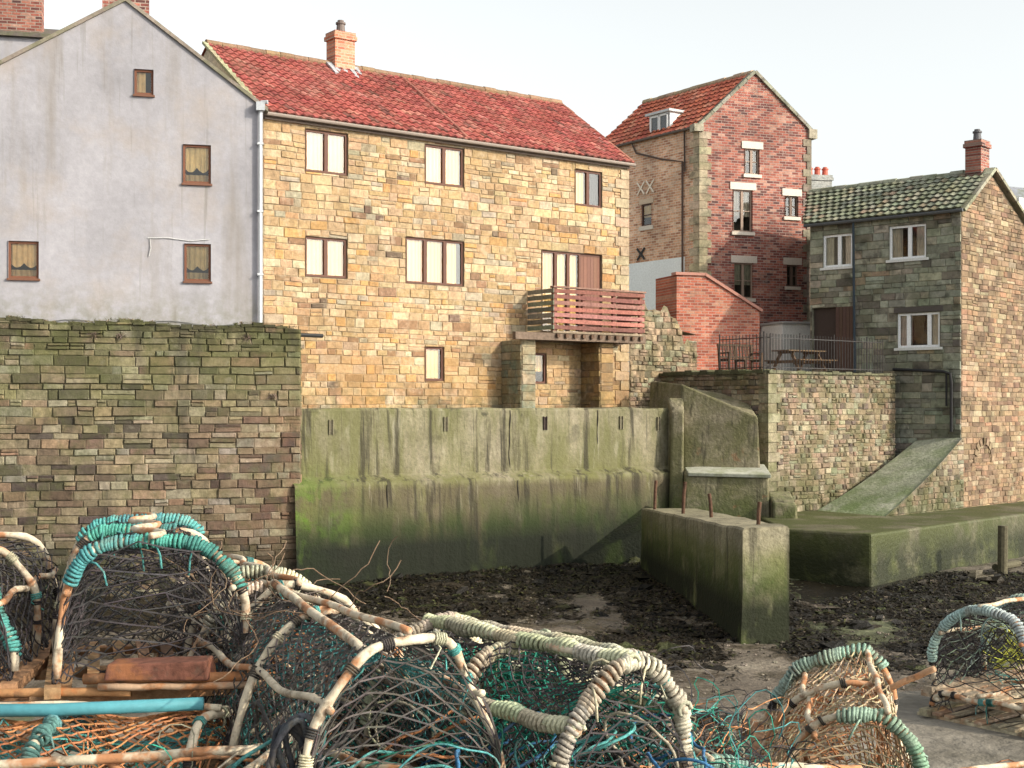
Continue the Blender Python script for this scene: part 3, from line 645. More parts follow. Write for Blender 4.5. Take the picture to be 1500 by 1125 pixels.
cb.poly([ST.P(0,4.1,0),ST.P(.95,4.1,0),ST.P(.95,4.1,-1.6),ST.P(0,4.1,-1.6)],(.3,.15,.1)); cb.poly([ST.P(.95,4.1,0),ST.P(2.9,ztSt(2.9),0),ST.P(2.9,ztSt(2.9),-1.6),ST.P(.95,4.1,-1.6)],(.3,.15,.1))
cb.build('coping',m_v,sto)
# ================================================================== RIGHT STONE COTTAGE
R=Fr((9.48,43.4),(.7345,-.6786)); RG=Fr((13.16,40.0),(.6786,.7345)); Br=Bld('stone_cottage')
holR=[(.47,1.49,4.36,5.38,2),(2.73,3.93,4.44,5.46,2),(3.00,4.36,1.76,2.80,3),(.08,.95,1.18,3.1,0)]
w=MB(); sheet(w,R,0,5.01,-4.5,lambda u:5.8,holR,0,(.25,.235,.18))
palR=[(4,(.27,.28,.22)),(3,(.23,.23,.185)),(2,(.33,.31,.24)),(2,(.19,.175,.14)),(1,(.30,.24,.17)),(1,(.12,.105,.09))]
stones(w,R,0,5.01,-4.4,lambda u:5.8,5.78,holR,(.15,.27),(.25,.6),palR)
w.build('front_wall',m_house,Br.e)
GL=4.9
w=MB(); ztRG=lambda u:5.8+u*(1.3/2.0) if u<2 else 7.1-(u-2)*.52
sheet(w,RG,0,GL,-4.5,ztRG,[],0,(.23,.18,.125),breaks=(2.0,)); palG=[(4,(.27,.19,.12)),(3,(.225,.155,.095)),(2,(.32,.25,.165)),(2,(.17,.11,.072)),(1,(.28,.17,.105))]
stones(w,RG,0,GL,-4.4,ztRG,7.1,[],(.1,.19),(.18,.5),palG)
for k in range(9):
    an=math.pi*k/8; w.beam(RG.P(1.5-.5*math.cos(an),-1.6+.45*math.sin(an),.03),RG.P(1.5-.72*math.cos(an),-1.6+.66*math.sin(an),.03),.05,.16,jit((.28,.2,.13),.15))
w.poly([RG.P(GL,-4.5),RG.P(GL,-4.5)-V((.7345*5,-.6786*5,0)),RG.P(GL,5.6)-V((.7345*5,-.6786*5,0)),RG.P(GL,5.6)],(.3,.25,.2))
w.poly([(9.48,43.4,-4.5),(9.48,43.4,5.8),(9.98,45.66,7.1),(10.4,47.4,5.8),(10.4,47.4,-4.5)],(.3,.28,.22))
w.build('gable_wall',m_gable,Br.e)
for h in holR[:3]:
    Br.window(R,*h[:4],n=2,c=(.80,.82,.84),cur=2,rec=.05,ft=.07,cc=(.62,.58,.52),splits=([3.0+.35,4.36-.35] if h[4]==3 else [h[0]+(h[1]-h[0])*.55]))
    R.box(Br.tr,h[0]-.08,h[1]+.08,h[2]-.08,h[2]-.003,-.05,.08,(.62,.63,.62))
R.box(Br.tr,2.9,4.45,2.82,2.98,0,.05,(.08,.07,.065))
R.box(Br.tr,.08,.95,1.18,3.1,-.13,-.10,(.05,.035,.03)); 
for k in range(5): R.box(Br.tr,.95+k*.12,.95+k*.12+.11,1.1,3.1,.04,.075,jit((.08,.045,.035),.1))
Br.tr.tube([R.P(1.6,5.72,.16),R.P(1.6,1.0,.07)],.04,7,(.03,.045,.06)); Br.tr.tube([R.P(-.1,5.72,.2),R.P(5.15,5.72,.2)],.055,8,(.09,.095,.10))
Br.tr.tube([R.P(2.9,1.12,.1),R.P(4.5,1.02,.1),R.P(4.72,.95,.1),R.P(4.75,.7,.1),R.P(4.75,-.75,.1)],.045,7,(.02,.02,.022))
Br.tr.tube([R.P(4.6,.0,.1),R.P(4.6,.98,.1)],.03,6,(.02,.02,.022))
rf=MB(); rd=V((R.d[0],R.d[1],0))
sv=RG.P(2,7.12,0)-RG.P(-.2,5.74,0)
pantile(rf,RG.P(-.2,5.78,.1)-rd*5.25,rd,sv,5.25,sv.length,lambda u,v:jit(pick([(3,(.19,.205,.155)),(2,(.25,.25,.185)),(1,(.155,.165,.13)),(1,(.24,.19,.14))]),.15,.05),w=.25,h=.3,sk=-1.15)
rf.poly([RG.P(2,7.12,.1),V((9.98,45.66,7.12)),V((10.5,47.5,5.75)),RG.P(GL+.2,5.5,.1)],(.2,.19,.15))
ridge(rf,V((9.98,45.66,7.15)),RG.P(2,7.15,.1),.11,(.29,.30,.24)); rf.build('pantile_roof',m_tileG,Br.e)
cpv=MB()
for i in range(6):
    cpv.beam(RG.P(-.15,5.72,.05).lerp(RG.P(2,7.2,.05),i/6),RG.P(-.15,5.72,.05).lerp(RG.P(2,7.2,.05),(i+.96)/6),.3,.1,jit((.28,.27,.2),.15)); cpv.beam(RG.P(GL+.15,5.6,.05).lerp(RG.P(2,7.2,.05),i/6),RG.P(GL+.15,5.6,.05).lerp(RG.P(2,7.2,.05),(i+.96)/6),.3,.1,jit((.28,.26,.2),.15))
cpv.build('gable_coping',m_house,Br.e)
m_brC=brickmat('cottage_chimney_brick',RG.d,RED,(.3,.26,.22))
cq=RG.P(2.0,0,-.4); chimney(Br.e,(cq.x,cq.y),.6,.5,6.9,8.1,math.atan2(.7345,.6786),m_brC,1,(.10,.10,.11))
Br.done()
Bc=Bld('distant_house'); F=Fr((14.2,54),(.98,.2)); w=MB(); F.box(w,-2.5,1.6,.9,8.2,-5,0,(.3,.3,.32)); w.build('walls',m_house,Bc.e)
w=MB(); w.hexa([F.P(-2.6,8.2,.2),F.P(1.7,8.2,.2),F.P(1.7,8.2,-5.2),F.P(-2.6,8.2,-5.2)],[F.P(-2.6,8.8,-2.4),F.P(1.7,8.8,-2.4),F.P(1.7,8.8,-2.6),F.P(-2.6,8.8,-2.6)],(.2,.2,.22)); w.build('slate_roof',m_tileG,Bc.e)
cq=F.P(-1.6,0,-1.5); chimney(Bc.e,(cq.x,cq.y),1.0,.6,8.1,9.3,.2,brickmat('far_chimney',F.d,[(0,(.25,.27,.27)),(1,(.35,.35,.33))],(.3,.3,.28)),3,(.5,.12,.08)); Bc.done()
Bc=Bld('slate_roof_house'); F=Fr((17.9,49),(.9,.43)); w=MB(); F.box(w,0,7,-1,6.5,-5,0,(.3,.27,.24)); w.build('walls',m_gable,Bc.e)
w=MB(); w.hexa([F.P(-.2,6.5,.2),F.P(7.2,6.5,.2),F.P(7.2,6.5,-5.2),F.P(-.2,6.5,-5.2)],[F.P(-.2,8.4,-2.4),F.P(7.2,8.4,-2.4),F.P(7.2,8.4,-2.6),F.P(-.2,8.4,-2.6)],(.19,.20,.23)); w.build('slate_roof',m_tileG,Bc.e)
F.box(Bc.tr,.3,1.1,6.8,7.5,-1.2,.1,WHITE); Bc.done()
# ================================================================== SLIPWAY & QUAY BASE
sl_=MB(); q=[V((8.45,38.6,-3.05)),V((9.95,36.7,-3.05)),V((13.15,39.85,-.92)),V((12.2,41.0,-.98))]
NS=14
for i in range(NS):
    t0,t1=i/NS,(i+1)/NS
    dz=lambda t:-.12*math.sin(t*math.pi)
    L0,L1=q[0].lerp(q[3],t0),q[0].lerp(q[3],t1);R0_,R1=q[1].lerp(q[2],t0),q[1].lerp(q[2],t1)
    for P_,t in ((L0,t0),(R0_,t0),(L1,t1),(R1,t1)): P_.z+=dz(t)
    sl_.poly([L0,R0_,R1,L1])
sl_.poly([q[1],V((9.95,36.7,-4.6)),V((8.45,38.6,-4.6)),q[0]])
slo=sl_.build('concrete_slipway',m_slip)
sd=MB(); SDF=Fr((9.95,36.7),(3.2,3.15)); LSD=math.hypot(3.2,3.15)
ztSD=lambda u:-3.05+2.13*u/LSD-.12*math.sin(u/LSD*math.pi)+.04
sheet(sd,SDF,0,LSD,-4.6,ztSD,[],.03,(.19,.16,.12),breaks=[.3*i for i in range(15)]); 
FF=Fr(tuple(SDF.P(0,0,.03))[:2],SDF.d); stones(sd,FF,0,LSD,-4.5,ztSD,-.8,[],(.1,.2),(.14,.36),palT,jt=.03)
sd.build('slipway_side_wall',m_terr,slo)
pl=MB(); top=[(6.6,33.2),(8.4,31.9),(17.5,41.5),(40,60),(38,66),(15.5,42.5),(9,40.5),(6.6,36.7)]
tz=[-2.98,-2.98,-3.0,-3.0,-3.0,-3.0,-2.95,-2.95]
T_=[V((x,y,z)) for (x,y),z in zip(top,tz)]; Bm=[V((x+(.0),y-.05,-5)) for x,y in top]
pl.hexa(Bm,T_); pl.build('mossy_quay_base',m_plat,bevel=.06)
po=MB(); po.tube([(12.1,33.7,-4.6),(12.12,33.7,-2.95)],.12,10,(.09,.08,.05)); po.tube([(12.0,33.9,-4.0),(13.2,35.6,-4.1)],.09,8,(.09,.08,.05)); po.build('mooring_post',m_wood)
# ================================================================== SEABED
def fbm(x,y,s,o=4,seed=0):
    v=0;a=1;t=0
    for k in range(o): v+=a*noise.noise(V((x*s,y*s,seed+k*7.3)));t+=a;a*=.5;s*=2.05
    return v/t
def cy(x): return 32.2+(x+4.98)*.637
def bed(x,y):
    z=-4.62+max(0,min(1,(y-18)/16))*.45
    z+=.10*fbm(x,y,.25)+.07*fbm(x,y,1.1,3,5)
    return z
def weed(x,y):
    f=fbm(x,y,.33,5,11)*1.7+fbm(x,y,1.3,4,21)*.9
    d=cy(x)-y if x<4 else 99
    if d<6: f+=.75*(1-max(0,d)/6)+.3
    px=4.3-(y-25.3)*.1
    if y>24 and abs(x-px)<1.7: f+=.5
    f-=.38*max(0,min(1,(25.5-y)/4))-.07
    if x>5 and 29<y<34: f+=.5
    if x>5 and 24<y<29: f+=.18
    return f
xs=[-600,-200,-80,-40,-25,-18]+[-14+.22*i for i in range(0,182)]+[30,45,80,200,600]
ys=[-600,-100,-20,0,4,8,11]+[13+.18*i for i in range(0,165)]+[48,60,100,250,700]
gm=MB(); nx=len(xs)
for y in ys:
    for x in xs: gm.v.append((x,y,bed(x,y) if abs(x)<60 and -30<y<60 else -4.5))
for j in range(len(ys)-1):
    for i in range(nx-1):
        gm.f.append((j*nx+i,j*nx+i+1,(j+1)*nx+i+1,(j+1)*nx+i)); gm.m.append(0)
        x=(xs[i]+xs[i+1])/2;y=(ys[j]+ys[j+1])/2
        w_=weed(x,y) if abs(x)<60 and 0<y<60 else 0
        gm.c.append((max(0,min(1,.5+w_)),max(0,min(1,.5+1.5*fbm(x,y,.2,3,40)+(.3 if x>5 and y>25 else -.2))),0))
N=NT('tidal_bed'); at=N.n('ShaderNodeAttribute',attribute_name='Col'); sp=N.n('ShaderNodeSeparateColor'); N.l(at.outputs['Color'],sp.inputs[0])
sand=N.ramp(N.noise(1.2,6),[(.3,(.080,.062,.046)),(.55,(.135,.11,.083)),(.7,(.20,.17,.13))])
peb=N.noise(14,4,.7); sand=N.mulv(sand,N.mr(peb,.35,.65,.6,1.3))
gr_=N.ramp(N.noise(5,6),[(.35,(.035,.05,.018)),(.6,(.085,.10,.04)),(.7,(.15,.15,.09))])
c=N.mix(N.mr(N.math('ADD',sp.outputs[1],N.math('MULTIPLY',N.math('SUBTRACT',N.noise(2.5,6,.7),.5),1.2)),.62,.78,0,.8),sand,gr_)
wd_=N.ramp(N.noise(18,6,.7),[(.35,(.004,.0035,.003)),(.55,(.014,.011,.007)),(.7,(.04,.03,.018))])
fw=N.mr(N.math('ADD',sp.outputs[0],N.math('MULTIPLY',N.math('SUBTRACT',N.noise(3.2,7,.75),.5),2.2)),.60,.70)
c=N.mix(fw,c,wd_)
wet=N.mr(N.noise(.9,4,.6),.48,.56)
rough=N.mr(N.math('MAXIMUM',fw,wet),0,1,.8,.26)
c=N.mulv(c,N.mr(wet,0,1,1,.68))
m_bed=N.fin(c,rough,1.0,9,.05,spec=.5,bdetail=6)
gm.build('tidal_ground',m_bed)
rk=MB()
def lump(p,r,col,mi=0,flat=.5):
    n=len(rk.v); A=8;Bn=3; sd_=U(0,100); ex=U(.6,1.6); ra=U(0,3.14)
    for j in range(Bn+1):
        th=math.pi/2*j/Bn
        for i in range(A):
            an=2*math.pi*i/A
            d=V((math.cos(an)*math.cos(th),math.sin(an)*math.cos(th),math.sin(th)*flat))
            k=r*(1+1.1*noise.noise(d*2.6+V((sd_,0,0)))); d=V((d.x*ex,d.y,d.z)); d.rotate(Matrix.Rotation(ra,3,'Z'))
            rk.v.append(tuple(p+d*k-V((0,0,r*.1))))
    for j in range(Bn):
        for i in range(A):
            i2=(i+1)%A; rk.f.append((n+j*A+i,n+j*A+i2,n+(j+1)*A+i2,n+(j+1)*A+i)); rk.c.append(col); rk.m.append(mi)
def okbed(x,y):
    if x<4.4 and y>cy(x)-.2: return False
    if x>6.3 and y>31.5+(x-8.4)*1.05: return False
    return True
cnt=0;tr_=0
while cnt<3600 and tr_<90000:
    tr_+=1; x=U(-5,24);y=U(15.5,41)
    if not okbed(x,y): continue
    w_=weed(x,y)+U(-.25,.25)
    if w_>.22 or rnd()<.015:
        r=U(.05,.2)*(1.9 if rnd()<.08 else 1); c=pick([(5,(.009,.0075,.0055)),(3,(.018,.0135,.008)),(1.0,(.033,.037,.012)),(.5,(.08,.065,.048))])
        lump(V((x,y,bed(x,y))),r,jit(c,.3),0,U(.15,.5)); cnt+=1
cnt=0;tr_=0
while cnt<28000 and tr_<200000:
    tr_+=1; x=U(-5,22);y=U(15.5,36)
    if not okbed(x,y): continue
    if weed(x,y)+U(-.22,.22)>.12 or rnd()<.010:
        a_=U(0,6.28);l=U(.06,.28);wd2=U(.012,.035);p=V((x,y,bed(x,y)+U(.01,.06)));d=V((math.cos(a_),math.sin(a_),0));sdv=V((-d.y,d.x,0))*wd2
        q1=p+d*l*.5+V((0,0,U(.0,.04)))+sdv*U(-1,1);q2=p+d*l+V((0,0,U(-.04,.0)))+sdv*U(-2,2)
        c=jit(pick([(5,(.009,.007,.0045)),(3,(.020,.0145,.0075)),(1,(.042,.042,.012))]),.3)
        rk.poly([p-sdv,p+sdv,q1+sdv,q1-sdv],c); rk.poly([q1-sdv,q1+sdv,q2],c); cnt+=1
for i in range(2600):
    x=U(-3,20);y=U(14,31)
    if okbed(x,y): lump(V((x,y,bed(x,y)+.01)),U(.015,.05),jit((.17,.145,.115),.4),0,.6)
m_rock=vmat('wet_rocks_seaweed',var=(.5,1.5),ns=16,rough=.55,bump=1,bscale=22,bdist=.04,spec=.25)
rk.build('seaweed_rocks',m_rock)
vg=MB(); vg.poly([(-60,42,.6),(2,46,.6),(30,50,.6),(60,60,.6),(400,700,.6),(-400,700,.6)],(.2,.2,.14)); vg.build('village_ground',vmat('village_ground_mat'))
# ================================================================== FOREGROUND QUAY
QZ=-1.6; qy=MB(); pts=[(-40,6.0),(.7,5.85),(1.5,6.2),(1.75,7.55),(4.5,8.2),(40,10),(40,-20),(-40,-20)]
qy.hexa([V((x,y,-5)) for x,y in pts[::-1]],[V((x,y,QZ)) for x,y in pts[::-1]])
qy.build('foreground_quay',conc('quay_concrete',(.20,.18,.15),[dict(c=(.09,.08,.06),scale=2,thr=(.45,.65),amt=.6)]))
# ================================================================== LOBSTER POTS
m_rope=vmat('rope_fibre',var=(.45,1.35),ns=90,big=(.7,1.2),bs=9,bump=.6,bscale=260,bdist=.003,ov=[dict(c=(.16,.13,.09),scale=8,thr=(.52,.68),amt=.55)])
m_cane=vmat('peeling_cane_hoop',var=(.65,1.15),ns=18,big=(.85,1.1),bs=6,bump=.5,bscale=70,bdist=.005,ov=[dict(c=(.38,.15,.055),scale=7,thr=(.50,.59),amt=.85),dict(c=(.13,.085,.055),scale=16,thr=(.54,.65),amt=.7)])
m_net=vmat('net_twine',var=(.6,1.4),ns=25,big=(.8,1.2),bs=4,bump=0,rough=.8)
m_slat=vmat('pot_timber',var=(.5,1.3),ns=30,big=(.8,1.15),bs=6,bump=.6,bscale=60,bdist=.004,ov=[dict(c=(.30,.12,.045),scale=6,thr=(.52,.62),amt=.6),dict(c=(.09,.06,.045),scale=11,thr=(.54,.66),amt=.6)])
TEAL=(.080,.27,.26);CREAMR=(.46,.43,.31);BLK=(.03,.03,.035);GRN=(.03,.23,.17);ORN=(.42,.19,.085);CANE=(.58,.50,.38)
NB=(.045,.04,.042);NBk=(.04,.035,.035)
def spow(x,p): return math.copysign(abs(x)**p,x)
def lobster_pot(p,yaw,L=.95,W=.6,H=.45,arches=3,wrap=(),wrapcol=CREAMR,net=BLK,net2=None,tilt=(0,0),dens=.036,rails=True,railwrap=False,eye=TEAL,basec=(.33,.20,.11),nr=.0024,hoop=CANE,sq=(.8,.85),wt=1.0,name='lobster_pot'):
    e=empty(name,Matrix.Translation(V(p))@Matrix.Rotation(yaw,4,'Z')@Matrix.Rotation(tilt[0],4,'X')@Matrix.Rotation(tilt[1],4,'Y'))
    sd_=U(0,99)
    def arch(t,y,k=1.0):
        a=math.pi*t
        return V((-W/2*k*spow(math.cos(a),sq[0]),y,.03+H*k*spow(max(0,math.sin(a)),sq[1])))
    hp=MB();rp=MB();bs_=MB();nt_=MB()
    for i in range(arches):
        y=L*i/(arches-1)+U(-.01,.01)
        path=[arch(k/36,y)+V((noise.noise(V((k*.12,i,sd_))),noise.noise(V((k*.12,i+5,sd_))),.6*noise.noise(V((k*.15,i+9,sd_)))))*.05 for k in range(37)]
        hp.tube(path,lambda t:.0135+.0018*math.sin(t*40+i)+.001*math.sin(t*97),9,hoop)
        for _ in range(7):
            k=int(U(2,34)); c0,c1=path[k],path[k+1]; d=(c1-c0).normalized(); cl=jit(pick([(3,NBk),(1,TEAL),(1,CREAMR)]),.3)
            for j in range(int(U(2,6))):
                q=c0+d*j*.0075; hp_r=.0175; a=V((0,1,0));b=d.cross(a).normalized()
                rp.tube([q+a*hp_r*math.cos(m*1.05)+b*hp_r*math.sin(m*1.05)+d*.001*m for m in range(7)],.0036,4,cl,cap=False)
            rp.tube([c0,c0+V((U(-.02,.02),U(-.02,.02),-.03)),c0+V((U(-.03,.03),U(-.03,.03),-U(.05,.10)))],.0028,4,cl,cap=False)
        if i in wrap:
            fa,fb=wrap[i]; Rr=.0145+.006*wt; pts=[]
            acc=[0]
            for k in range(36): acc.append(acc[-1]+(path[k+1]-path[k]).length)
            tl=acc[-1]; n=int(tl*(fb-fa)/(.0155*wt)*9); s=tl*fa
            ds=tl*(fb-fa)/max(n,1)
            for m_ in range(n):
                s=min(tl*.999,s+ds*(1+.85*noise.noise(V((m_*.035,i,sd_))))); k=0
                while k<35 and acc[k+1]<s: k+=1
                f=(s-acc[k])/(acc[k+1]-acc[k]); c=path[k].lerp(path[k+1],f); tg=(path[k+1]-path[k]).normalized()
                a=V((0,1,0));b=tg.cross(a).normalized(); an=m_*2*math.pi/9; rr=Rr*(1+.5*noise.noise(V((m_*.045,i+3,sd_))))
                pts.append(c+a*rr*math.cos(an)+b*rr*math.sin(an)+tg*.007*math.sin(an+1))
            sg=max(1,n//90)
            for q_ in range(sg):
                a0=q_*n//sg;b0=(q_+1)*n//sg+1; cc_=jit(wrapcol,.32,.10)
                rp.tube(pts[a0:b0],.0076*wt,5,cc_)
            for _ in range(6):
                if pts:
                    p0=pts[int(rnd()*len(pts))]; dr=V((U(-1,1),U(-1,1),U(-1,.6))).normalized()*.03
                    rp.tube([p0,p0+dr,p0+dr*2+V((0,0,-.02)),p0+dr*2.4+V((0,0,-.06))],.004,4,jit(wrapcol,.2))
    if rails:
        for tt in (.22,.5,.78):
            path=[arch(tt+.01*math.sin(k),-.03+(L+.06)*k/16)+V((0,0,-.014 if tt!=.5 else .018)) for k in range(17)]
            hp.tube(path,.0115,7,hoop)
            if railwrap:
                n=int(L/.018*8);pts=[]
                for m_ in range(n):
                    c=path[0].lerp(path[-1],m_/n); an=m_*2*math.pi/8; rr=.020*(1+.4*noise.noise(V((m_*.04,tt,sd_))))
                    pts.append(c+V((math.cos(an),0,math.sin(an)))*rr+V((noise.noise(V((m_*.02,1,sd_))),0,noise.noise(V((m_*.02,7,sd_)))))*.012)
                for q_ in range(8): rp.tube(pts[q_*n//8:(q_+1)*n//8+1],.0076,5,jit(wrapcol,.32,.10))
    for s in (-1,1): bs_.beam((s*W/2,-.06,0),(s*W/2,L+.06,0),.05,.035,jit(basec,.2))
    ns_=7
    for i in range(arches): 
        y=L*i/(arches-1); bs_.beam((-W/2-.07,y+.012,-.03),(W/2+.07,y,-.03),.05,.03,jit(basec,.25))
    for i in range(ns_): 
        x=-W/2+W*(i+.5)/ns_; bs_.beam((x+U(-.01,.01),-.03,-.005),(x,L+.03,-.005),.04,.014,jit(basec,.3))
    def netsurf(fn,nu,nv,r,c,jt=.2,skip=.02):
        nu=max(2,nu);nv=max(2,nv)
        P_={}
        for i in range(nu+1):
            for j in range(nv+1):
                if (i+j)%2==0: P_[i,j]=fn((i+U(-jt,jt)*(0<i<nu))/nu,(j+U(-jt,jt)*(0<j<nv))/nv)
        for (i,j),q in P_.items():
            for dj in (-1,1):
                w_=P_.get((i+1,j+dj))
                if w_ and rnd()>skip:
                    mid=(q+w_)/2+V((U(-1,1),U(-1,1),U(-1.2,.4)))*.004
                    nt_.tube([q,mid,w_],r,3,jit(c,.3,.08),cap=False)
    arcl=W*.6+2*H
    def cov(k,sag):
        def f(s,t):
            ph=abs(math.sin(s*math.pi*(arches-1)))
            q2=arch(t,s*L,k*(1-sag*ph)); return q2+V((noise.noise(V((s*4,t*5,sd_))),0,noise.noise(V((s*4,t*5,sd_+9)))))*.04
        return f
    nu=int(L/dens/1.1)//2*2; nv=int(arcl/dens)//2*2
    netsurf(cov(1.0,.07),nu,nv,nr,net)
    if net2: netsurf(cov(.9,.14),int(nu*.9)//2*2,int(nv*.95)//2*2,nr*.9,net2,.4,.12)
    for y,o in ((0,-.003),(L,.003)):
        def endf(s,t,y=y,o=o):
            tt=.5-.5*math.cos(math.pi*t); q=arch(tt,y); return V((q.x,y+o+.04*noise.noise(V((s*3,t*3,sd_))),.02+(q.z-.02)*s))
        netsurf(endf,int(H/dens)//2*2+2,int(W/dens)//2*2,nr,net)
    def fun(s,t):
        a=2*math.pi*t; r=.12-.05*s; return V((-W/2+.06+s*.22,L*.5+r*math.cos(a),H*.5+r*math.sin(a)))
    netsurf(fun,6,18,nr,eye,.1)
    for yy in (.3,.62):
        def par(s,t,yy=yy): return V((-W/2+W*t,L*yy+.1*math.sin(t*3)+.07*noise.noise(V((s*2,t*2,sd_))),.03+(H*spow(math.sin(math.pi*max(.02,min(.98,t))),.8)-.03)*s))
        netsurf(par,int(H/dens)//2*2,int(W/dens)//2*2,nr,eye if yy>.5 else net,.3)
    hp.build('hoops',m_cane,e,smooth=True)
    if rp.f: rp.build('rope_wrapping',m_rope,e,smooth=True)
    bs_.build('base_slats',m_slat,e); nt_.build('netting',m_net,e)
    return e
lobster_pot((-1.17,4.42,-.90),.30,L=.85,W=.60,H=.435,wrap={0:(.24,.80),1:(.35,.6),2:(.3,.7)},wrapcol=TEAL,net=NB,net2=NB,dens=.028,eye=(.05,.05,.05),nr=.0028,sq=(.55,.9),wt=.85)
lobster_pot((-1.90,4.36,-.90),.12,L=.85,W=.58,H=.38,wrap={0:(.5,.95)},wrapcol=TEAL,net=NB,net2=NB,dens=.028,eye=NB,nr=.0028,sq=(.6,.9),wt=.85)
lobster_pot((-.93,4.22,-1.48),1.5,L=.95,W=.62,H=.50,wrap={1:(.2,.8)},wrapcol=(.12,.25,.24),net=ORN,net2=TEAL,dens=.027,nr=.0032)
lobster_pot((-1.93,4.2,-1.48),1.55,L=.8,W=.62,H=.50,wrap={1:(.2,.8)},wrapcol=(.12,.25,.24),net=ORN,net2=TEAL,dens=.027,nr=.0032)
lobster_pot((-.30,3.80,-1.14),.52,L=1.15,W=.60,H=.47,wrap={2:(.3,.7)},net=(.085,.075,.07),net2=(.05,.17,.17),dens=.025,eye=NB,nr=.0028,sq=(1.0,.95))
lobster_pot((-.75,4.75,-1.12),.45,L=.9,W=.6,H=.46,wrap={1:(.3,.7)},net=(.12,.10,.09),net2=NB,dens=.026,eye=ORN,nr=.0027)
lobster_pot((.33,3.92,-1.20),.68,L=.95,W=.52,H=.42,wrap={0:(0,1),1:(.1,.95),2:(.1,.9)},wrapcol=CREAMR,net=NB,net2=GRN,dens=.025,railwrap=True,eye=GRN,nr=.0028)
lobster_pot((.36,4.50,-1.28),.74,L=.85,W=.5,H=.42,wrap={0:(.1,.9),1:(.1,.95),2:(.1,.9)},wrapcol=(.40,.38,.28),net=NB,net2=GRN,dens=.028,railwrap=True,eye=GRN)
lobster_pot((.62,4.35,-1.53),.45,L=.8,W=.52,H=.36,wrap={0:(.1,.9),1:(.2,.8)},wrapcol=(.20,.30,.26),net=NB,net2=TEAL,dens=.027,eye=GRN)
lobster_pot((.02,3.60,-1.46),.9,L=.8,W=.55,H=.38,wrap={0:(.1,.7)},wrapcol=TEAL,net=TEAL,net2=NB,dens=.026,eye=GRN)
lobster_pot((-.55,3.7,-1.50),.2,L=.8,W=.6,H=.42,wrap={},net=TEAL,net2=NB,dens=.026,eye=GRN)
lobster_pot((-.62,4.6,-1.52),.5,L=.9,W=.6,H=.5,wrap={},net=GRN,net2=ORN,dens=.03,eye=TEAL)
lobster_pot((.0,5.0,-1.5),.6,L=.7,W=.6,H=.48,wrap={1:(.1,.9)},net=GRN,net2=(.3,.3,.25),dens=.03,eye=TEAL)
lobster_pot((1.12,4.85,-1.50),-.15,L=.7,W=.5,H=.44,wrap={0:(.35,.9),2:(.1,.6)},wrapcol=(.26,.35,.29),net=(.36,.28,.18),net2=(.36,.19,.10),tilt=(.12,.42),dens=.025,eye=ORN,sq=(1.1,1.0),nr=.0029)
lobster_pot((2.36,6.85,-1.46),math.radians(-50),L=.95,W=.55,H=.41,wrap={0:(.1,.9),1:(.1,.9),2:(.1,.9)},wrapcol=(.33,.43,.39),net=NB,net2=(.2,.25,.2),dens=.034,eye=(.5,.5,.1),nr=.003,basec=(.42,.35,.25))
lobster_pot((2.34,6.80,-1.57),math.radians(-52),L=.95,W=.6,H=.08,arches=3,wrap={},net=NB,dens=.05,basec=(.42,.35,.25))
ll=MB()
ll.tube([(-2.0,4.18,-.935),(-1.4,4.18,-.93),(-.95,4.2,-.915)],.020,10,(.075,.26,.31))
ll.build('turquoise_pipe',m_v,smooth=True)
ll=MB()
for (a_,b_,r,c) in (((-1.9,3.95,-1.06),(-.74,3.98,-1.0),.015,CANE),((-1.2,4.0,-1.02),(-.95,3.9,-1.2),.012,CANE),((-.8,4.6,-.60),(-.40,3.78,-.68),.014,CANE),((.55,4.5,-1.18),(1.2,4.7,-1.25),.014,CANE),
    ((1.0,4.35,-1.27),(1.7,4.2,-1.20),.012,(.6,.4,.25)),((1.38,5.25,-1.12),(1.58,5.1,-.98),.012,(.5,.3,.18)),((-1.35,4.3,-.86),(-.75,4.32,-.85),.017,(.36,.17,.08)),((-1.95,4.33,-.91),(-1.2,4.3,-.90),.015,(.42,.22,.1)),
    ((1.5,4.9,-1.32),(2.2,5.1,-1.30),.012,CANE),((1.45,4.6,-1.28),(2.1,4.5,-1.2),.012,TEAL),((-1.3,4.28,-.88),(-.78,4.3,-.875),.012,(.45,.3,.2)),((-.75,3.85,-1.03),(-.55,4.3,-.92),.012,CANE)):
    n_=8; ll.tube([tuple(x+(y-x)*k/n_+.008*noise.noise(V((k*.6,x*9,y*5))) for x,y in zip(a_,b_)) for k in range(n_+1)],r,8,c)
ll.build('loose_poles',m_cane,smooth=True)
ll=MB(); ll.hexa([(-1.28,4.27,-.86),(-.95,4.27,-.86),(-.95,4.40,-.86),(-1.28,4.40,-.86)],[(-1.27,4.28,-.81),(-.96,4.27,-.80),(-.96,4.39,-.80),(-1.27,4.39,-.81)],(.16,.065,.045)); ll.build('timber_block',m_slat,bevel=.006)
rp=MB()
def rope(p,n,step,r,col,spread,zlo,wob=.5,sides=5):
    q=V(p);d=V((U(-1,1),U(-1,1),U(-.3,.3))).normalized();pts=[q.copy()]
    for i in range(n):
        d=(d+V((U(-1,1),U(-1,1),U(-.8,.8)))*wob+(V(p)-q)*spread).normalized(); q=q+d*step; q.z=max(q.z,zlo); pts.append(q.copy())
    rp.tube(pts,r,sides,col,cap=False)
for i in range(60): rope((U(-.8,.55),U(3.75,4.3),U(-1.3,-1.0)),45,.03,U(.003,.006),jit(pick([(3,TEAL),(4,NB),(1,CREAMR),(2,GRN),(1,ORN),(1,(.04,.14,.28))]),.25),1.6,-1.55,.32)
for i in range(44): rope((U(.75,2.1),U(4.4,5.0),-1.48),50,.03,U(.003,.007),jit(pick([(2,TEAL),(1,(.05,.18,.34)),(3,CREAMR),(1,ORN),(3,NB)]),.2),2.8,-1.57,.4)
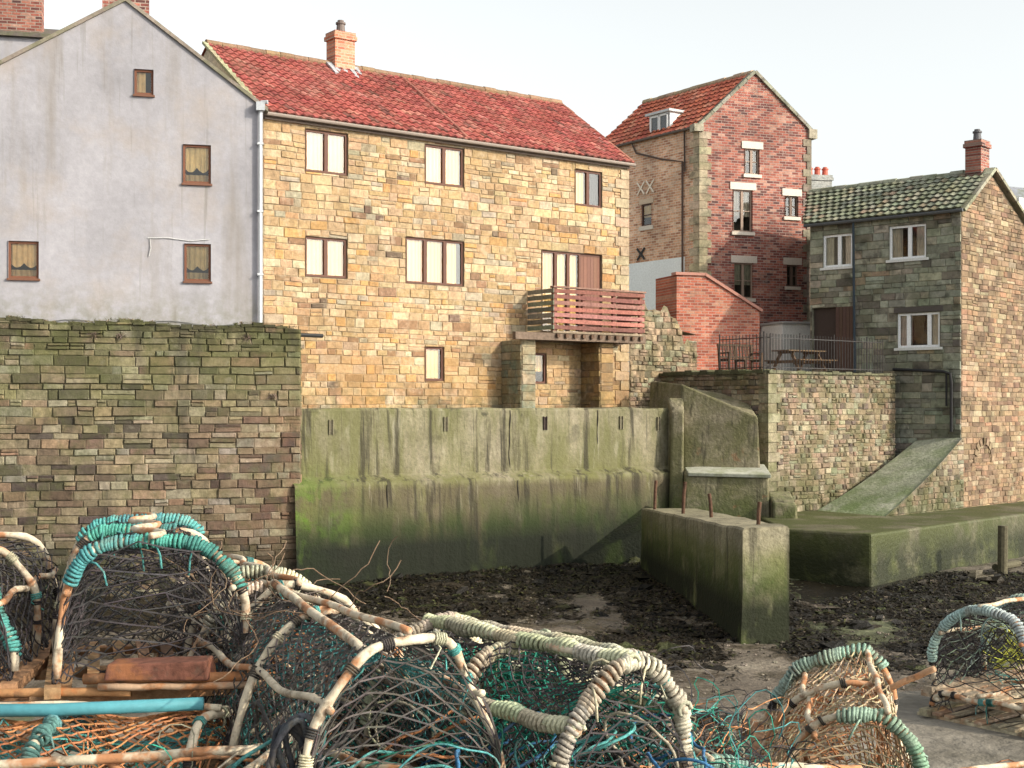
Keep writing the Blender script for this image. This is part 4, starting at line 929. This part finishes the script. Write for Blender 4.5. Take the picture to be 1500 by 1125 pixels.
for i in range(24): rope((-.75+U(-.35,.35),U(4.3,4.9),-.66),12,.03,.0018,(.18,.12,.08),.3,-1)
for j in range(5):
    cx_=-.62+j*.012; pts=[V((cx_+.045*math.cos(a*.35)+.01*math.sin(j+a),3.72+.02*math.sin(a*.35+j),-.98+.10*math.sin(a*.35)+.01*j)) for a in range(19)]
    rp.tube(pts,.0095,6,jit((.06,.065,.08),.3))
rp.build('tangled_ropes',m_rope,smooth=True)
rp=MB()
for i in range(620): rope((U(-1.0,.85),U(3.9,5.0),U(-1.5,-1.1)),26,.035,.0022,jit(pick([(3,TEAL),(5,NB),(2,GRN),(1,ORN),(1,(.3,.28,.2))]),.3),2,-1.57,.7,3)
for i in range(170): rope((U(.8,2.0),U(4.3,5.1),U(-1.53,-1.45)),26,.03,.0022,jit(pick([(2,TEAL),(2,NB),(2,GRN),(1,ORN),(2,(.4,.36,.26))]),.3),2,-1.57,.7,3)
rp.build('netting_heap',m_net)
# ================================================================== LIGHT, SKY, CAMERA
el=math.radians(26); az=(.9,-.436)
s=V((az[0]*math.cos(el),az[1]*math.cos(el),math.sin(el)))
ld=bpy.data.lights.new('sun','SUN'); ld.energy=4.3; ld.angle=math.radians(.5); ld.color=(1,.885,.69)
lo=bpy.data.objects.new('sun',ld); lo.rotation_euler=(-s).to_track_quat('-Z','Y').to_euler(); sc.collection.objects.link(lo)
wld=bpy.data.worlds.new('World'); sc.world=wld; wld.use_nodes=True; wt=wld.node_tree
sk=wt.nodes.new('ShaderNodeTexSky'); sk.sky_type='NISHITA'; sk.sun_disc=False; sk.sun_elevation=el; sk.sun_rotation=math.atan2(az[0],az[1]); sk.dust_density=3; sk.air_density=1; sk.ozone_density=1
hs=wt.nodes.new('ShaderNodeHueSaturation'); hs.inputs['Saturation'].default_value=.18; hs.inputs['Value'].default_value=2.35
tn=wt.nodes.new('ShaderNodeMix'); tn.data_type='RGBA'; tn.blend_type='MULTIPLY'; tn.inputs[0].default_value=1; tn.inputs[7].default_value=(.99,1,.96,1)
bg=wt.nodes['Background']; wt.links.new(sk.outputs[0],hs.inputs['Color']); wt.links.new(hs.outputs[0],tn.inputs[6]); wt.links.new(tn.outputs[2],bg.inputs[0]); bg.inputs[1].default_value=.13
cam=bpy.data.cameras.new('camera'); cam.lens=48; cam.sensor_width=36; cam.shift_y=32.5/1500; cam.clip_end=2000; cam.clip_start=.05
co=bpy.data.objects.new('camera',cam); co.location=(0,0,0); co.rotation_euler=(math.pi/2,0,0); sc.collection.objects.link(co); sc.camera=co
